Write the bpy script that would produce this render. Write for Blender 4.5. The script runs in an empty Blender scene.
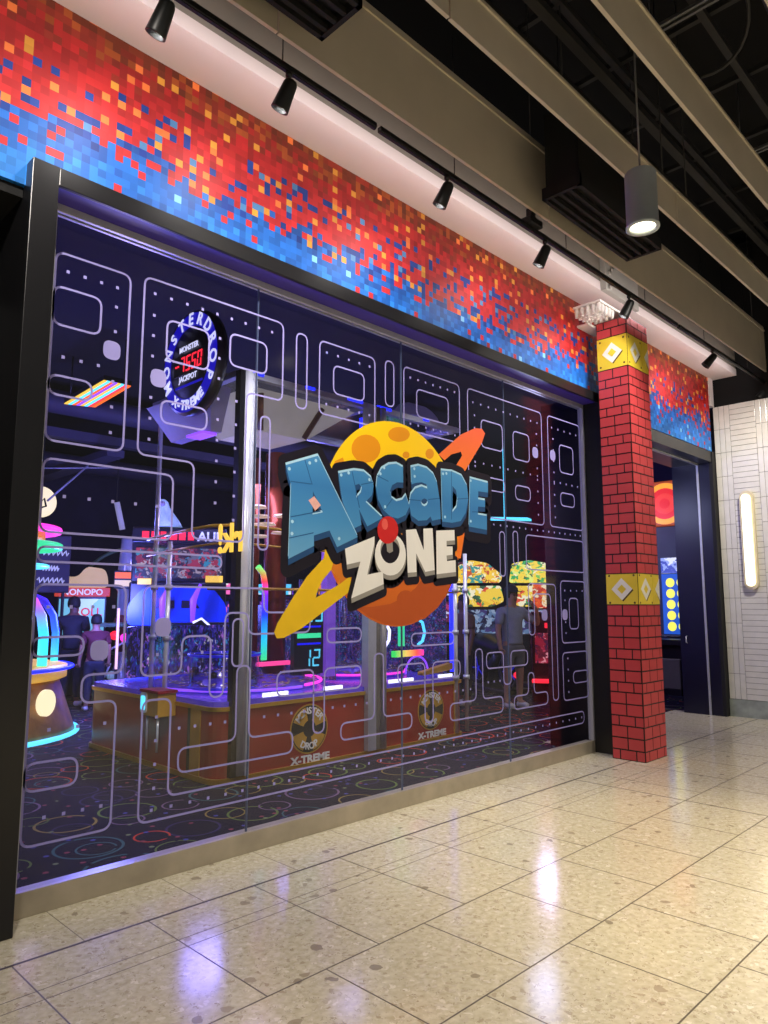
import bpy, bmesh, math, random
from mathutils import Vector, Matrix
from mathutils.geometry import tessellate_polygon
random.seed(7)
PI = math.pi
scene = bpy.context.scene
COL = scene.collection

# ------------------------------------------------------------------ camera
cam_d = bpy.data.cameras.new('camera')
cam_d.sensor_fit = 'VERTICAL'
cam_d.sensor_height = 36.0
cam_d.lens = 721.0 / 1024.0 * 36.0
cam_d.clip_start = 0.05
cam = bpy.data.objects.new('camera', cam_d)
COL.objects.link(cam)
cam.location = (0.0, -3.965, 1.55)
cam.rotation_euler = (math.radians(90 + 7.35), 0, math.radians(-45.36))
scene.camera = cam

# ------------------------------------------------------------------ world, exposure, lights
scene.view_settings.view_transform = 'Standard'
scene.view_settings.look = 'None'
scene.view_settings.exposure = 0.12
scene.view_settings.gamma = 1.0
scene.view_settings.use_curve_mapping = False
w = bpy.data.worlds.new('world')
scene.world = w
w.use_nodes = True
w.node_tree.nodes['Background'].inputs[0].default_value = (0.9, 0.85, 0.8, 1)
w.node_tree.nodes['Background'].inputs[1].default_value = 0.13


def lamp(kind, name, loc, energy, color, target=None, size=0.3, angle=60, blend=0.5, size_y=None):
    d = bpy.data.lights.new(name, kind)
    d.energy = energy
    d.color = color
    if kind == 'AREA':
        d.size = size
        if size_y:
            d.shape = 'RECTANGLE'
            d.size_y = size_y
    else:
        d.shadow_soft_size = size
    if kind == 'SPOT':
        d.spot_size = math.radians(angle)
        d.spot_blend = blend
    o = bpy.data.objects.new(name, d)
    COL.objects.link(o)
    o.location = loc
    if target is not None:
        o.rotation_euler = (Vector(target) - Vector(loc)).to_track_quat('-Z', 'Y').to_euler()
    return o


WARM = (1.0, 0.87, 0.68)
# concourse downlights over the walkway (added out of view to light the floor)
for (x, y, e) in ((0.8, -4.6, 620), (4.0, -4.6, 620), (7.4, -4.4, 620), (10.2, -4.4, 420), (-2.2, -4.6, 420), (1.2, -6.5, 500), (5.5, -7.2, 500)):
    lamp('SPOT', 'concourse_light', (x, y, 4.8), e, WARM, (x, y, 0), size=0.09, angle=108, blend=0.9)
for (x, tx, e) in ((0.4, 1.6, 330), (2.6, 3.6, 330), (6.6, 6.4, 330), (8.8, 10.9, 420)):  # unseen floods added to brighten the shop front and tile wall
    lamp('SPOT', 'front_fill', (x, -1.95, 4.84), e, (1.0, 0.92, 0.82), (tx, 0.0 if x < 8 else -0.6, 2.6), size=0.06, angle=80, blend=0.9)
# added unseen strip along the track that brightens the soffit
lamp('AREA', 'soffit_fill', (5.0, -0.74, 4.72), 27, (1.0, 0.9, 0.9), (5.0, -0.26, 4.90), size=11.5, size_y=0.03)
# unseen fill spots added over the front of the coin machine
for x in (3.9, 6.1):
    lamp('SPOT', 'machine_fill', (x, 0.75, 4.6), 260, (0.95, 0.9, 1.0), (x + 0.2, 1.6, 0.6), size=0.06, angle=75, blend=0.9)
# added unseen point lights that lift the arcade in violet and blue
for (x, y, e, c) in ((3.0, 5.5, 150, (0.22, 0.2, 1.0)), (5.6, 4.9, 80, (0.28, 0.24, 1.0)), (8.5, 6.5, 170, (0.28, 0.26, 1.0)),
                     (11.5, 3.2, 90, (0.65, 0.55, 1.0)), (2.3, 1.1, 14, (0.75, 0.6, 0.9)), (8.3, 1.3, 38, (0.55, 0.6, 1.0))):
    lamp('POINT', 'arcade_fill', (x, y, 3.2), e, c, size=0.28)


# ------------------------------------------------------------------ materials
def S(r, g, b):
    def f(c):
        c = c / 255.0
        return c / 12.92 if c <= 0.04045 else ((c + 0.055) / 1.055) ** 2.4
    return (f(r), f(g), f(b), 1.0)


def mat(name, color, rough=0.5, metal=0.0, emit=None, strength=0.0, noise=0.0, scale=8.0, spec=0.5, bump=0.0):
    m = bpy.data.materials.new(name)
    m.use_nodes = True
    nt = m.node_tree
    b = nt.nodes['Principled BSDF']
    b.inputs['Base Color'].default_value = color
    b.inputs['Roughness'].default_value = rough
    b.inputs['Metallic'].default_value = metal
    b.inputs['Specular IOR Level'].default_value = spec
    if emit is not None:
        b.inputs['Emission Color'].default_value = emit
        b.inputs['Emission Strength'].default_value = strength
    if noise > 0 or bump > 0:
        tc = nt.nodes.new('ShaderNodeTexCoord')
        n = nt.nodes.new('ShaderNodeTexNoise')
        n.inputs['Scale'].default_value = scale
        n.inputs['Detail'].default_value = 5
        nt.links.new(tc.outputs['Object'], n.inputs['Vector'])
        if noise > 0:
            r = nt.nodes.new('ShaderNodeValToRGB')
            r.color_ramp.elements[0].position = 0.3
            r.color_ramp.elements[1].position = 0.7
            r.color_ramp.elements[0].color = [c * (1 - noise) for c in color[:3]] + [1]
            r.color_ramp.elements[1].color = [min(1, c * (1 + noise)) for c in color[:3]] + [1]
            nt.links.new(n.outputs['Fac'], r.inputs['Fac'])
            nt.links.new(r.outputs['Color'], b.inputs['Base Color'])
        if bump > 0:
            bp = nt.nodes.new('ShaderNodeBump')
            bp.inputs['Strength'].default_value = bump
            bp.inputs['Distance'].default_value = 0.01
            nt.links.new(n.outputs['Fac'], bp.inputs['Height'])
            nt.links.new(bp.outputs['Normal'], b.inputs['Normal'])
    return m


def glow(name, color, strength):
    return mat(name, (color[0] * .4, color[1] * .4, color[2] * .4, 1), 0.4, emit=color, strength=strength)


class NG:
    """tiny helper for node graphs"""
    def __init__(self, m):
        self.nt = m.node_tree

    def n(self, t, **k):
        nd = self.nt.nodes.new(t)
        for a, v in k.items():
            setattr(nd, a, v)
        return nd

    def put(self, sock, v):
        if isinstance(v, bpy.types.NodeSocket):
            self.nt.links.new(v, sock)
        elif v is not None:
            sock.default_value = v

    def math(self, op, a, b=None, c=None):
        nd = self.n('ShaderNodeMath', operation=op)
        for i, v in enumerate((a, b, c)):
            if v is not None:
                self.put(nd.inputs[i], v)
        return nd.outputs[0]

    def mix(self, f, a, b):
        nd = self.n('ShaderNodeMix', data_type='RGBA')
        self.put(nd.inputs['Factor'], f)
        self.put(nd.inputs[6], a)
        self.put(nd.inputs[7], b)
        return nd.outputs[2]

    def ramp(self, f, stops, interp='LINEAR'):
        nd = self.n('ShaderNodeValToRGB')
        cr = nd.color_ramp
        cr.interpolation = interp
        while len(cr.elements) < len(stops):
            cr.elements.new(0.5)
        for e, (p, c) in zip(cr.elements, stops):
            e.position = p
            e.color = c
        self.put(nd.inputs[0], f)
        return nd.outputs[0]


def m_mosaic():
    m = mat('pixel_mosaic', S(180, 40, 40), 0.5, spec=0.35)
    g = NG(m)
    b = m.node_tree.nodes['Principled BSDF']
    tc = g.n('ShaderNodeTexCoord')
    sp = g.n('ShaderNodeSeparateXYZ')
    g.put(sp.inputs[0], tc.outputs['Object'])
    T = 0.048
    ix = g.math('FLOOR', g.math('DIVIDE', sp.outputs[0], T))
    iz = g.math('FLOOR', g.math('DIVIDE', sp.outputs[2], T))

    def rnd(off):
        cb = g.n('ShaderNodeCombineXYZ')
        g.put(cb.inputs[0], g.math('ADD', ix, 0.5 + off))
        g.put(cb.inputs[1], g.math('ADD', iz, 0.5 + off * 1.7))
        wn = g.n('ShaderNodeTexWhiteNoise', noise_dimensions='2D')
        g.put(wn.inputs['Vector'], cb.outputs[0])
        return wn.outputs[0]
    r1, r2, r3, r4 = rnd(0), rnd(131), rnd(271), rnd(417)
    t = g.math('DIVIDE', g.math('SUBTRACT', g.math('MULTIPLY', iz, T), 3.78), 1.06)     # 0 bottom .. 1 top
    tj = g.math('ADD', t, g.math('MULTIPLY', g.math('SUBTRACT', r1, 0.5), 0.22))
    base = g.ramp(tj, [(0.0, S(40, 130, 225)), (0.14, S(28, 104, 200)), (0.30, S(26, 84, 170)), (0.36, S(196, 38, 42)),
                       (0.58, S(186, 34, 34)), (0.76, S(166, 32, 28)), (0.86, S(140, 42, 26)), (0.95, S(158, 74, 28)), (1.0, S(112, 44, 22))], 'CONSTANT')
    # scattered squares of another colour
    isblue = g.math('MULTIPLY', g.math('GREATER_THAN', r2, 0.80),
                    g.math('MULTIPLY', g.math('GREATER_THAN', t, 0.30), g.math('LESS_THAN', t, 0.72)))
    c1 = g.mix(isblue, base, g.ramp(r3, [(0.0, S(22, 62, 150)), (0.7, S(28, 56, 140)), (0.85, S(70, 120, 170))], 'CONSTANT'))
    isyel = g.math('MULTIPLY', g.math('GREATER_THAN', r4, 0.94), g.math('GREATER_THAN', t, 0.16))
    c2 = g.mix(isyel, c1, g.ramp(r3, [(0.0, S(240, 165, 60)), (0.5, S(232, 120, 56))], 'CONSTANT'))
    isred = g.math('MULTIPLY', g.math('GREATER_THAN', r4, 0.93), g.math('LESS_THAN', t, 0.3))
    c3 = g.mix(isred, c2, g.ramp(r3, [(0.0, S(205, 44, 52)), (0.75, S(120, 190, 230))], 'CONSTANT'))
    v = g.math('ADD', 0.62, g.math('MULTIPLY', r3, 0.46))
    mul = g.n('ShaderNodeMix', data_type='RGBA', blend_type='MULTIPLY')
    mul.inputs['Factor'].default_value = 1
    g.put(mul.inputs[6], c3)
    cbv = g.n('ShaderNodeCombineXYZ')
    for i in range(3):
        g.put(cbv.inputs[i], v)
    g.put(mul.inputs[7], cbv.outputs[0])
    g.put(b.inputs['Base Color'], mul.outputs[2])
    return m


def m_terrazzo():
    m = mat('terrazzo', S(205, 195, 172), 0.12)
    g = NG(m)
    b = m.node_tree.nodes['Principled BSDF']
    tc = g.n('ShaderNodeTexCoord')
    col = None
    nz = g.n('ShaderNodeTexNoise')
    nz.inputs['Scale'].default_value = 30
    nz.inputs['Detail'].default_value = 4
    g.put(nz.inputs['Vector'], tc.outputs['Object'])
    col = g.ramp(nz.outputs['Fac'], [(0.3, S(188, 180, 154)), (0.7, S(214, 208, 186))])
    for sc_, lo, cA, cB in ((34, 0.72, S(166, 153, 128), S(230, 224, 210)), (75, 0.66, S(150, 138, 114), S(228, 222, 206)), (17, 0.978, S(140, 130, 112), S(170, 158, 136))):
        vo = g.n('ShaderNodeTexVoronoi', voronoi_dimensions='2D')
        vo.inputs['Scale'].default_value = sc_
        ds = g.n('ShaderNodeTexNoise')
        ds.inputs['Scale'].default_value = sc_ * 0.8
        g.put(ds.inputs['Vector'], tc.outputs['Object'])
        ad = g.n('ShaderNodeMix', data_type='RGBA')
        ad.inputs['Factor'].default_value = 0.06
        g.put(ad.inputs[6], tc.outputs['Object'])
        g.put(ad.inputs[7], ds.outputs['Color'])
        g.put(vo.inputs['Vector'], ad.outputs[2])
        sp = g.n('ShaderNodeSeparateColor')
        g.put(sp.inputs[0], vo.outputs['Color'])
        chip = g.math('MULTIPLY', g.math('GREATER_THAN', sp.outputs[0], lo), g.math('LESS_THAN', vo.outputs['Distance'], 0.36))
        col = g.mix(g.math('MULTIPLY', chip, 0.85), col, g.mix(sp.outputs[1], cA, cB))
    g.put(b.inputs['Base Color'], col)
    rn = g.math('ADD', 0.09, g.math('MULTIPLY', nz.outputs['Fac'], 0.09))
    g.put(b.inputs['Roughness'], rn)
    return m


def m_carpet():
    m = mat('ring_carpet', S(14, 13, 20), 0.95, spec=0.1)
    g = NG(m)
    b = m.node_tree.nodes['Principled BSDF']
    tc = g.n('ShaderNodeTexCoord')
    col = S(24, 22, 42)
    for k, (sc_, off, r0) in enumerate(((1.55, 0.0, 0.36), (2.1, 3.7, 0.32))):
        mp = g.n('ShaderNodeMapping')
        mp.inputs['Location'].default_value = (off, off * 2, 0)
        g.put(mp.inputs['Vector'], tc.outputs['Object'])
        vo = g.n('ShaderNodeTexVoronoi', voronoi_dimensions='2D')
        vo.inputs['Scale'].default_value = sc_
        vo.inputs['Randomness'].default_value = 0.5
        g.put(vo.inputs['Vector'], mp.outputs[0])
        sp = g.n('ShaderNodeSeparateColor')
        g.put(sp.inputs[0], vo.outputs['Color'])
        rr = g.math('ADD', r0 - 0.1, g.math('MULTIPLY', sp.outputs[1], 0.12))
        ring = g.math('LESS_THAN', g.math('ABSOLUTE', g.math('SUBTRACT', vo.outputs['Distance'], rr)), 0.015)
        nz = g.n('ShaderNodeTexNoise')
        nz.inputs['Scale'].default_value = 5
        g.put(nz.inputs['Vector'], mp.outputs[0])
        ring = g.math('MULTIPLY', ring, g.math('GREATER_THAN', nz.outputs['Fac'], 0.37))
        hue = g.ramp(sp.outputs[0], [(0.0, S(190, 66, 50)), (0.18, S(92, 112, 60)), (0.42, S(112, 88, 122)), (0.6, S(56, 92, 100)),
                                     (0.75, S(52, 46, 90)), (0.9, S(134, 116, 66))], 'CONSTANT')
        col = g.mix(ring, col, hue)
    fl = g.n('ShaderNodeTexVoronoi', voronoi_dimensions='2D')
    fl.inputs['Scale'].default_value = 9
    g.put(fl.inputs['Vector'], tc.outputs['Object'])
    spf = g.n('ShaderNodeSeparateColor')
    g.put(spf.inputs[0], fl.outputs['Color'])
    fleck = g.math('MULTIPLY', g.math('GREATER_THAN', spf.outputs[0], 0.8), g.math('LESS_THAN', fl.outputs['Distance'], 0.16))
    col = g.mix(fleck, col, g.ramp(spf.outputs[1], [(0, S(130, 60, 80)), (0.5, S(70, 70, 150)), (0.8, S(110, 120, 90))], 'CONSTANT'))
    g.put(b.inputs['Base Color'], col)
    return m


def m_glass(name='shop_glass', tint=(0.93, 0.94, 0.97, 1), ior=1.5):
    m = bpy.data.materials.new(name)
    m.use_nodes = True
    nt = m.node_tree
    nt.nodes.remove(nt.nodes['Principled BSDF'])
    g = NG(m)
    tr = g.n('ShaderNodeBsdfTransparent')
    tr.inputs[0].default_value = tint
    gl = g.n('ShaderNodeBsdfGlossy')
    gl.inputs['Roughness'].default_value = 0.13
    fr = g.n('ShaderNodeFresnel')
    fr.inputs['IOR'].default_value = ior
    mx = g.n('ShaderNodeMixShader')
    geo = g.n('ShaderNodeNewGeometry')
    front = g.math('SUBTRACT', 1.0, geo.outputs['Backfacing'])
    g.put(mx.inputs[0], g.math('MULTIPLY', g.math('MULTIPLY', fr.outputs[0], front), 1.6))
    g.put(mx.inputs[1], tr.outputs[0])
    g.put(mx.inputs[2], gl.outputs[0])
    nt.links.new(mx.outputs[0], nt.nodes['Material Output'].inputs[0])
    return m


def m_screen(name, stops, scale, strength, seed=0.0, stretch=(1, 1, 1)):
    """busy video picture: coloured cells"""
    m = mat(name, (0.02, 0.02, 0.02, 1), 0.25)
    g = NG(m)
    b = m.node_tree.nodes['Principled BSDF']
    tc = g.n('ShaderNodeTexCoord')
    mp = g.n('ShaderNodeMapping')
    mp.inputs['Location'].default_value = (seed, seed * 1.3, seed * 0.7)
    mp.inputs['Scale'].default_value = stretch
    g.put(mp.inputs['Vector'], tc.outputs['Object'])
    nz = g.n('ShaderNodeTexNoise')
    nz.inputs['Scale'].default_value = scale * 0.6
    nz.inputs['Detail'].default_value = 3
    g.put(nz.inputs['Vector'], mp.outputs[0])
    vo = g.n('ShaderNodeTexVoronoi')
    vo.inputs['Scale'].default_value = scale
    ad = g.n('ShaderNodeMix', data_type='RGBA')
    ad.inputs['Factor'].default_value = 0.25
    g.put(ad.inputs[6], mp.outputs[0])
    g.put(ad.inputs[7], nz.outputs['Color'])
    g.put(vo.inputs['Vector'], ad.outputs[2])
    sp = g.n('ShaderNodeSeparateColor')
    g.put(sp.inputs[0], vo.outputs['Color'])
    col = g.ramp(sp.outputs[0], stops, 'CONSTANT')
    g.put(b.inputs['Emission Color'], col)
    b.inputs['Emission Strength'].default_value = strength
    return m


def m_zramp(name, stops, z0, z1, rough=0.4, emit=0.0, axis=2):
    """a print or LED strip whose own colours run along one axis"""
    m = mat(name, (0.5, 0.5, 0.5, 1), rough)
    g = NG(m)
    b = m.node_tree.nodes['Principled BSDF']
    tc = g.n('ShaderNodeTexCoord')
    sp = g.n('ShaderNodeSeparateXYZ')
    g.put(sp.inputs[0], tc.outputs['Object'])
    t = g.math('DIVIDE', g.math('SUBTRACT', sp.outputs[axis], z0), z1 - z0)
    c = g.ramp(t, stops)
    g.put(b.inputs['Base Color'], c)
    if emit:
        g.put(b.inputs['Emission Color'], c)
        b.inputs['Emission Strength'].default_value = emit
    return m


M = {}
M['mosaic'] = m_mosaic()
M['terrazzo'] = m_terrazzo()
M['grout'] = mat('floor_joint', S(96, 88, 76), 0.5, noise=0.1, scale=20)
M['grout_dark'] = mat('floor_joint_dark', S(70, 62, 54), 0.5, noise=0.1, scale=20)
M['carpet'] = m_carpet()
M['glass'] = m_glass()
M['acrylic'] = m_glass('clear_acrylic', (0.94, 0.93, 0.99, 1), 1.35)
M['black'] = mat('black_gloss_panel', S(20, 20, 23), 0.32, noise=0.12, scale=3)
M['black_matte'] = mat('black_matte', S(12, 12, 13), 0.75, noise=0.15, scale=6)
M['void'] = mat('dark_void', S(9, 9, 11), 0.9, noise=0.1, scale=2)
M['track'] = mat('track_black', S(22, 22, 23), 0.45, noise=0.1, scale=9)
M['spot'] = mat('spotlight_body', S(34, 36, 37), 0.4, noise=0.08, scale=15)
M['navy'] = mat('navy_jamb', S(16, 17, 40), 0.3, noise=0.1, scale=4)
M['steel'] = mat('brushed_steel', S(190, 182, 172), 0.28, 0.95, noise=0.12, scale=14)
M['sill'] = mat('sill_steel', S(178, 168, 150), 0.33, 0.35, noise=0.14, scale=5)
M['alu'] = mat('aluminium', S(186, 188, 194), 0.38, 0.4, noise=0.06, scale=10)
M['chrome'] = mat('chrome', S(232, 234, 238), 0.2, 0.3, noise=0.04, scale=6)
M['soffit'] = mat('soffit_white', S(226, 214, 212), 0.7, noise=0.03, scale=2)
M['bulkhead'] = mat('bulkhead_grey', S(134, 128, 118), 0.7, noise=0.05, scale=2)
M['baffle'] = mat('baffle_taupe', S(190, 182, 168), 0.6, noise=0.06, scale=2.5)
M['baffle_edge'] = mat('baffle_edge', S(196, 186, 168), 0.5, noise=0.05, scale=5)
M['brick'] = mat('printed_red_brick', S(198, 68, 72), 0.38, noise=0.07, scale=3)
M['mortar'] = mat('printed_mortar', S(42, 26, 24), 0.4, noise=0.1, scale=6)
M['yellow'] = mat('yellow_panel', S(232, 206, 62), 0.35, noise=0.05, scale=4)
M['panel_edge'] = mat('panel_edge', S(92, 78, 30), 0.5, noise=0.05, scale=4)
M['white'] = mat('white_print', S(236, 234, 228), 0.4, noise=0.02, scale=6)
M['whitegrey'] = mat('grey_print', S(150, 146, 138), 0.4, noise=0.03, scale=6)
M['tile'] = mat('white_glazed_tile', S(216, 214, 208), 0.16, noise=0.05, scale=9, bump=0.15)
M['tilegrout'] = mat('tile_grout', S(98, 96, 92), 0.8, noise=0.1, scale=12)
M['marble'] = mat('grey_marble', S(150, 158, 152), 0.25, noise=0.25, scale=6)
M['pendant'] = mat('pendant_grey', S(178, 188, 192), 0.4, noise=0.04, scale=6)
M['lampglow'] = glow('lamp_lens', (1.0, 0.93, 0.72, 1), 5.0)
M['sconce'] = glow('sconce_diffuser', (1.0, 0.92, 0.68, 1), 2.0)
M['brass'] = mat('pale_brass', S(222, 210, 176), 0.35, 0.3, noise=0.08, scale=8)
M['gridbar'] = mat('ceiling_bar', S(44, 43, 42), 0.6, noise=0.15, scale=5)
M['gridbar2'] = mat('ceiling_bar_bright', S(120, 120, 120), 0.4, 0.5, noise=0.1, scale=5)
M['maze'] = mat('lavender_vinyl', S(156, 150, 216), 0.5, noise=0.04, scale=5)
M['redbase'] = mat('machine_red', S(158, 36, 32), 0.3, noise=0.14, scale=3)
M['gold'] = mat('gold_trim', S(206, 160, 60), 0.3, 0.55, noise=0.1, scale=8)
M['goldpaint'] = mat('gold_paint', S(196, 150, 50), 0.4, noise=0.1, scale=8)
M['wood'] = mat('brown_strut', S(130, 92, 52), 0.5, noise=0.15, scale=9)
M['bluesign'] = glow('blue_sign_ring', S(28, 18, 190), 0.75)
M['signwhite'] = glow('sign_letters', S(220, 220, 255), 0.95)
M['signdark'] = mat('sign_dark_face', S(26, 20, 30), 0.35, noise=0.1, scale=4)
M['redled'] = glow('red_led', S(255, 40, 60), 1.4)
M['cyan'] = glow('cyan_led', S(90, 215, 255), 1.5)
M['cyandim'] = glow('cyan_digits', S(90, 205, 225), 1.1)
M['blueled'] = glow('blue_led', S(30, 40, 255), 2.2)
M['bluepanel'] = glow('blue_panel', S(22, 20, 235), 1.0)
M['violet'] = glow('violet_led', S(150, 80, 255), 1.3)
M['magenta'] = glow('magenta_led', S(255, 60, 200), 1.5)
M['pinkwhite'] = glow('pinkwhite_led', S(255, 200, 235), 1.3)
M['whiteled'] = glow('white_led', S(235, 235, 255), 1.8)
M['green'] = glow('green_led', S(60, 230, 150), 1.1)
M['yellowled'] = glow('yellow_led', S(255, 205, 70), 1.1)
M['orangeled'] = glow('orange_led', S(255, 110, 30), 1.2)
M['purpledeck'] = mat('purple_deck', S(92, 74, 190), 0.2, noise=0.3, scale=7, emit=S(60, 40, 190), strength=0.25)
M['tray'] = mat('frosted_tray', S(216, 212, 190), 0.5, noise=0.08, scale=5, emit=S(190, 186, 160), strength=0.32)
M['skin'] = mat('skin', S(176, 128, 104), 0.55, noise=0.05, scale=20)
M['skin_dark'] = mat('skin_brown', S(120, 80, 62), 0.55, noise=0.05, scale=20)
M['hair'] = mat('dark_hair', S(22, 18, 17), 0.7, noise=0.2, scale=40)
M['shirt_grey'] = mat('grey_shirt', S(150, 152, 160), 0.85, noise=0.07, scale=14)
M['shirt_brown'] = mat('brown_shirt', S(104, 70, 62), 0.85, noise=0.1, scale=14)
M['shirt_maroon'] = mat('maroon_shirt', S(96, 34, 46), 0.85, noise=0.1, scale=14)
M['shirt_dark'] = mat('dark_shirt', S(46, 44, 56), 0.85, noise=0.1, scale=14)
M['shorts'] = mat('grey_shorts', S(112, 108, 108), 0.85, noise=0.08, scale=14)
M['trousers'] = mat('dark_trousers', S(40, 40, 52), 0.85, noise=0.1, scale=14)
M['shoe'] = mat('pale_shoe', S(214, 210, 204), 0.6, noise=0.06, scale=14)
M['wallint'] = mat('arcade_wall', S(40, 34, 62), 0.8, noise=0.2, scale=2)
M['duct'] = mat('ceiling_duct', S(62, 60, 78), 0.6, noise=0.1, scale=3)
M['cabblack'] = mat('cabinet_black', S(24, 24, 32), 0.35, noise=0.15, scale=4)
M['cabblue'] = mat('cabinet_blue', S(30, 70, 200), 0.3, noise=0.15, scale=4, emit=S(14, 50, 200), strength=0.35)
M['cabgreen'] = mat('cabinet_green', S(96, 132, 92), 0.5, noise=0.1, scale=4)
M['cabgrey'] = mat('cabinet_grey', S(110, 104, 96), 0.5, noise=0.1, scale=4)
M['cabred'] = mat('cabinet_red', S(170, 24, 34), 0.3, noise=0.1, scale=4)
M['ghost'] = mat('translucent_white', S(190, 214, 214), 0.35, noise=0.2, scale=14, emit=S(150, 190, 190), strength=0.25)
M['coin'] = mat('brass_coin', S(200, 180, 150), 0.25, 0.9, noise=0.1, scale=20)

# ------------------------------------------------------------------ geometry helpers


def bm_new():
    return bmesh.new()


def box(bm, x0, x1, y0, y1, z0, z1, mi=0, bevel=0.0):
    ret = bmesh.ops.create_cube(bm, size=1.0)
    vs = ret['verts']
    bmesh.ops.scale(bm, vec=(abs(x1 - x0), abs(y1 - y0), abs(z1 - z0)), verts=vs)
    bmesh.ops.translate(bm, vec=((x0 + x1) / 2, (y0 + y1) / 2, (z0 + z1) / 2), verts=vs)
    fs = list({f for v in vs for f in v.link_faces})
    for f in fs:
        f.material_index = mi
    if bevel > 0:
        es = list({e for v in vs for e in v.link_edges})
        r = bmesh.ops.bevel(bm, geom=es, offset=bevel, segments=2, affect='EDGES', profile=0.5)
        for f in r['faces']:
            f.material_index = mi
    return vs


def tube(bm, pts, r, seg=8, closed=False, mi=0, cap=True):
    pts = [Vector(p) for p in pts]
    n = len(pts)
    rings = []
    prev = None
    for i, p in enumerate(pts):
        if closed:
            t = pts[(i + 1) % n] - pts[i - 1]
        else:
            t = pts[min(i + 1, n - 1)] - pts[max(i - 1, 0)]
        t.normalize()
        if prev is None:
            up = Vector((0, 0, 1)) if abs(t.z) < 0.9 else Vector((1, 0, 0))
            a = t.cross(up).normalized()
        else:
            a = (prev - t * prev.dot(t)).normalized()
        prev = a
        b = t.cross(a)
        rr = r[i] if isinstance(r, (list, tuple)) else r
        rings.append([bm.verts.new(p + a * rr * math.cos(2 * PI * k / seg) + b * rr * math.sin(2 * PI * k / seg)) for k in range(seg)])
    m = n if closed else n - 1
    for i in range(m):
        A, B = rings[i], rings[(i + 1) % n]
        for k in range(seg):
            f = bm.faces.new((A[k], A[(k + 1) % seg], B[(k + 1) % seg], B[k]))
            f.material_index = mi
            f.smooth = True
    if cap and not closed:
        for R in (rings[0][::-1], rings[-1]):
            f = bm.faces.new(R)
            f.material_index = mi


def lathe(bm, prof, c, seg=24, mi=0, axis='Z', smooth=True, a0=0.0, a1=2 * PI):
    """prof: list of (radius, height) along the axis, c: centre"""
    full = abs(a1 - a0 - 2 * PI) < 1e-6
    rows = []
    cnt = seg if full else seg + 1
    for r, h in prof:
        row = []
        for k in range(cnt):
            a = a0 + (a1 - a0) * k / seg
            u, v = r * math.cos(a), r * math.sin(a)
            p = {'Z': (u, v, h), 'X': (h, u, v), 'Y': (u, h, v)}[axis]
            row.append(bm.verts.new((c[0] + p[0], c[1] + p[1], c[2] + p[2])))
        rows.append(row)
    for i in range(len(rows) - 1):
        for k in range(seg):
            k2 = (k + 1) % cnt
            try:
                f = bm.faces.new((rows[i][k], rows[i][k2], rows[i + 1][k2], rows[i + 1][k]))
                f.smooth = smooth
                f.material_index = mi
            except ValueError:
                pass
    if full:
        for row, flip in ((rows[0], True), (rows[-1], False)):
            if (row[0].co - row[seg // 2].co).length > 1e-6:
                f = bm.faces.new(row[::-1] if flip else row)
                f.material_index = mi


def prism(bm, pts, d0, d1, axis='Y', mi=0, hole=None):
    """closed 2-D outline pts extruded between d0 and d1 along axis; pts are (x,z) for Y, (y,z) for X, (x,y) for Z"""
    def P(p, d):
        return {'Y': (p[0], d, p[1]), 'X': (d, p[0], p[1]), 'Z': (p[0], p[1], d)}[axis]
    loops = [list(pts)] + ([list(hole)] if hole else [])
    flat = [p for l in loops for p in l]
    tri = tessellate_polygon([[Vector((p[0], p[1], 0)) for p in l] for l in loops])
    va = [bm.verts.new(P(p, d0)) for p in flat]
    vb = [bm.verts.new(P(p, d1)) for p in flat]
    for t in tri:
        for vs, fl in ((va, False), (vb, True)):
            try:
                f = bm.faces.new([vs[i] for i in (t[::-1] if fl else t)])
                f.material_index = mi
            except ValueError:
                pass
    o = 0
    for l in loops:
        n = len(l)
        for i in range(n):
            a, b = o + i, o + (i + 1) % n
            f = bm.faces.new((va[a], va[b], vb[b], vb[a]))
            f.material_index = mi
        o += n


def frustum(bm, bot, top, z0, z1, mi=0):
    """bot, top = (x0,x1,y0,y1)"""
    vs = []
    for (x0, x1, y0, y1), z in ((bot, z0), (top, z1)):
        vs.append([bm.verts.new(p) for p in ((x0, y0, z), (x1, y0, z), (x1, y1, z), (x0, y1, z))])
    a, b = vs
    for f in [a[::-1], b] + [[a[i], a[(i + 1) % 4], b[(i + 1) % 4], b[i]] for i in range(4)]:
        nf = bm.faces.new(f)
        nf.material_index = mi


def wpos(o):
    p = Vector(o.location)
    while o.parent:
        o = o.parent
        p += Vector(o.location)
    return p


def obj(name, bm, mats, parent=None, local=False, normals=True):
    """link a bmesh as one object; coordinates are world unless local"""
    if normals:
        bmesh.ops.recalc_face_normals(bm, faces=bm.faces[:])
    if parent is not None and not local:
        bmesh.ops.translate(bm, vec=-wpos(parent), verts=bm.verts[:])
    me = bpy.data.meshes.new(name)
    bm.to_mesh(me)
    bm.free()
    for m in (mats if isinstance(mats, (list, tuple)) else [mats]):
        me.materials.append(m if not isinstance(m, str) else M[m])
    o = bpy.data.objects.new(name, me)
    COL.objects.link(o)
    if parent is not None:
        o.parent = parent
    return o


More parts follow.
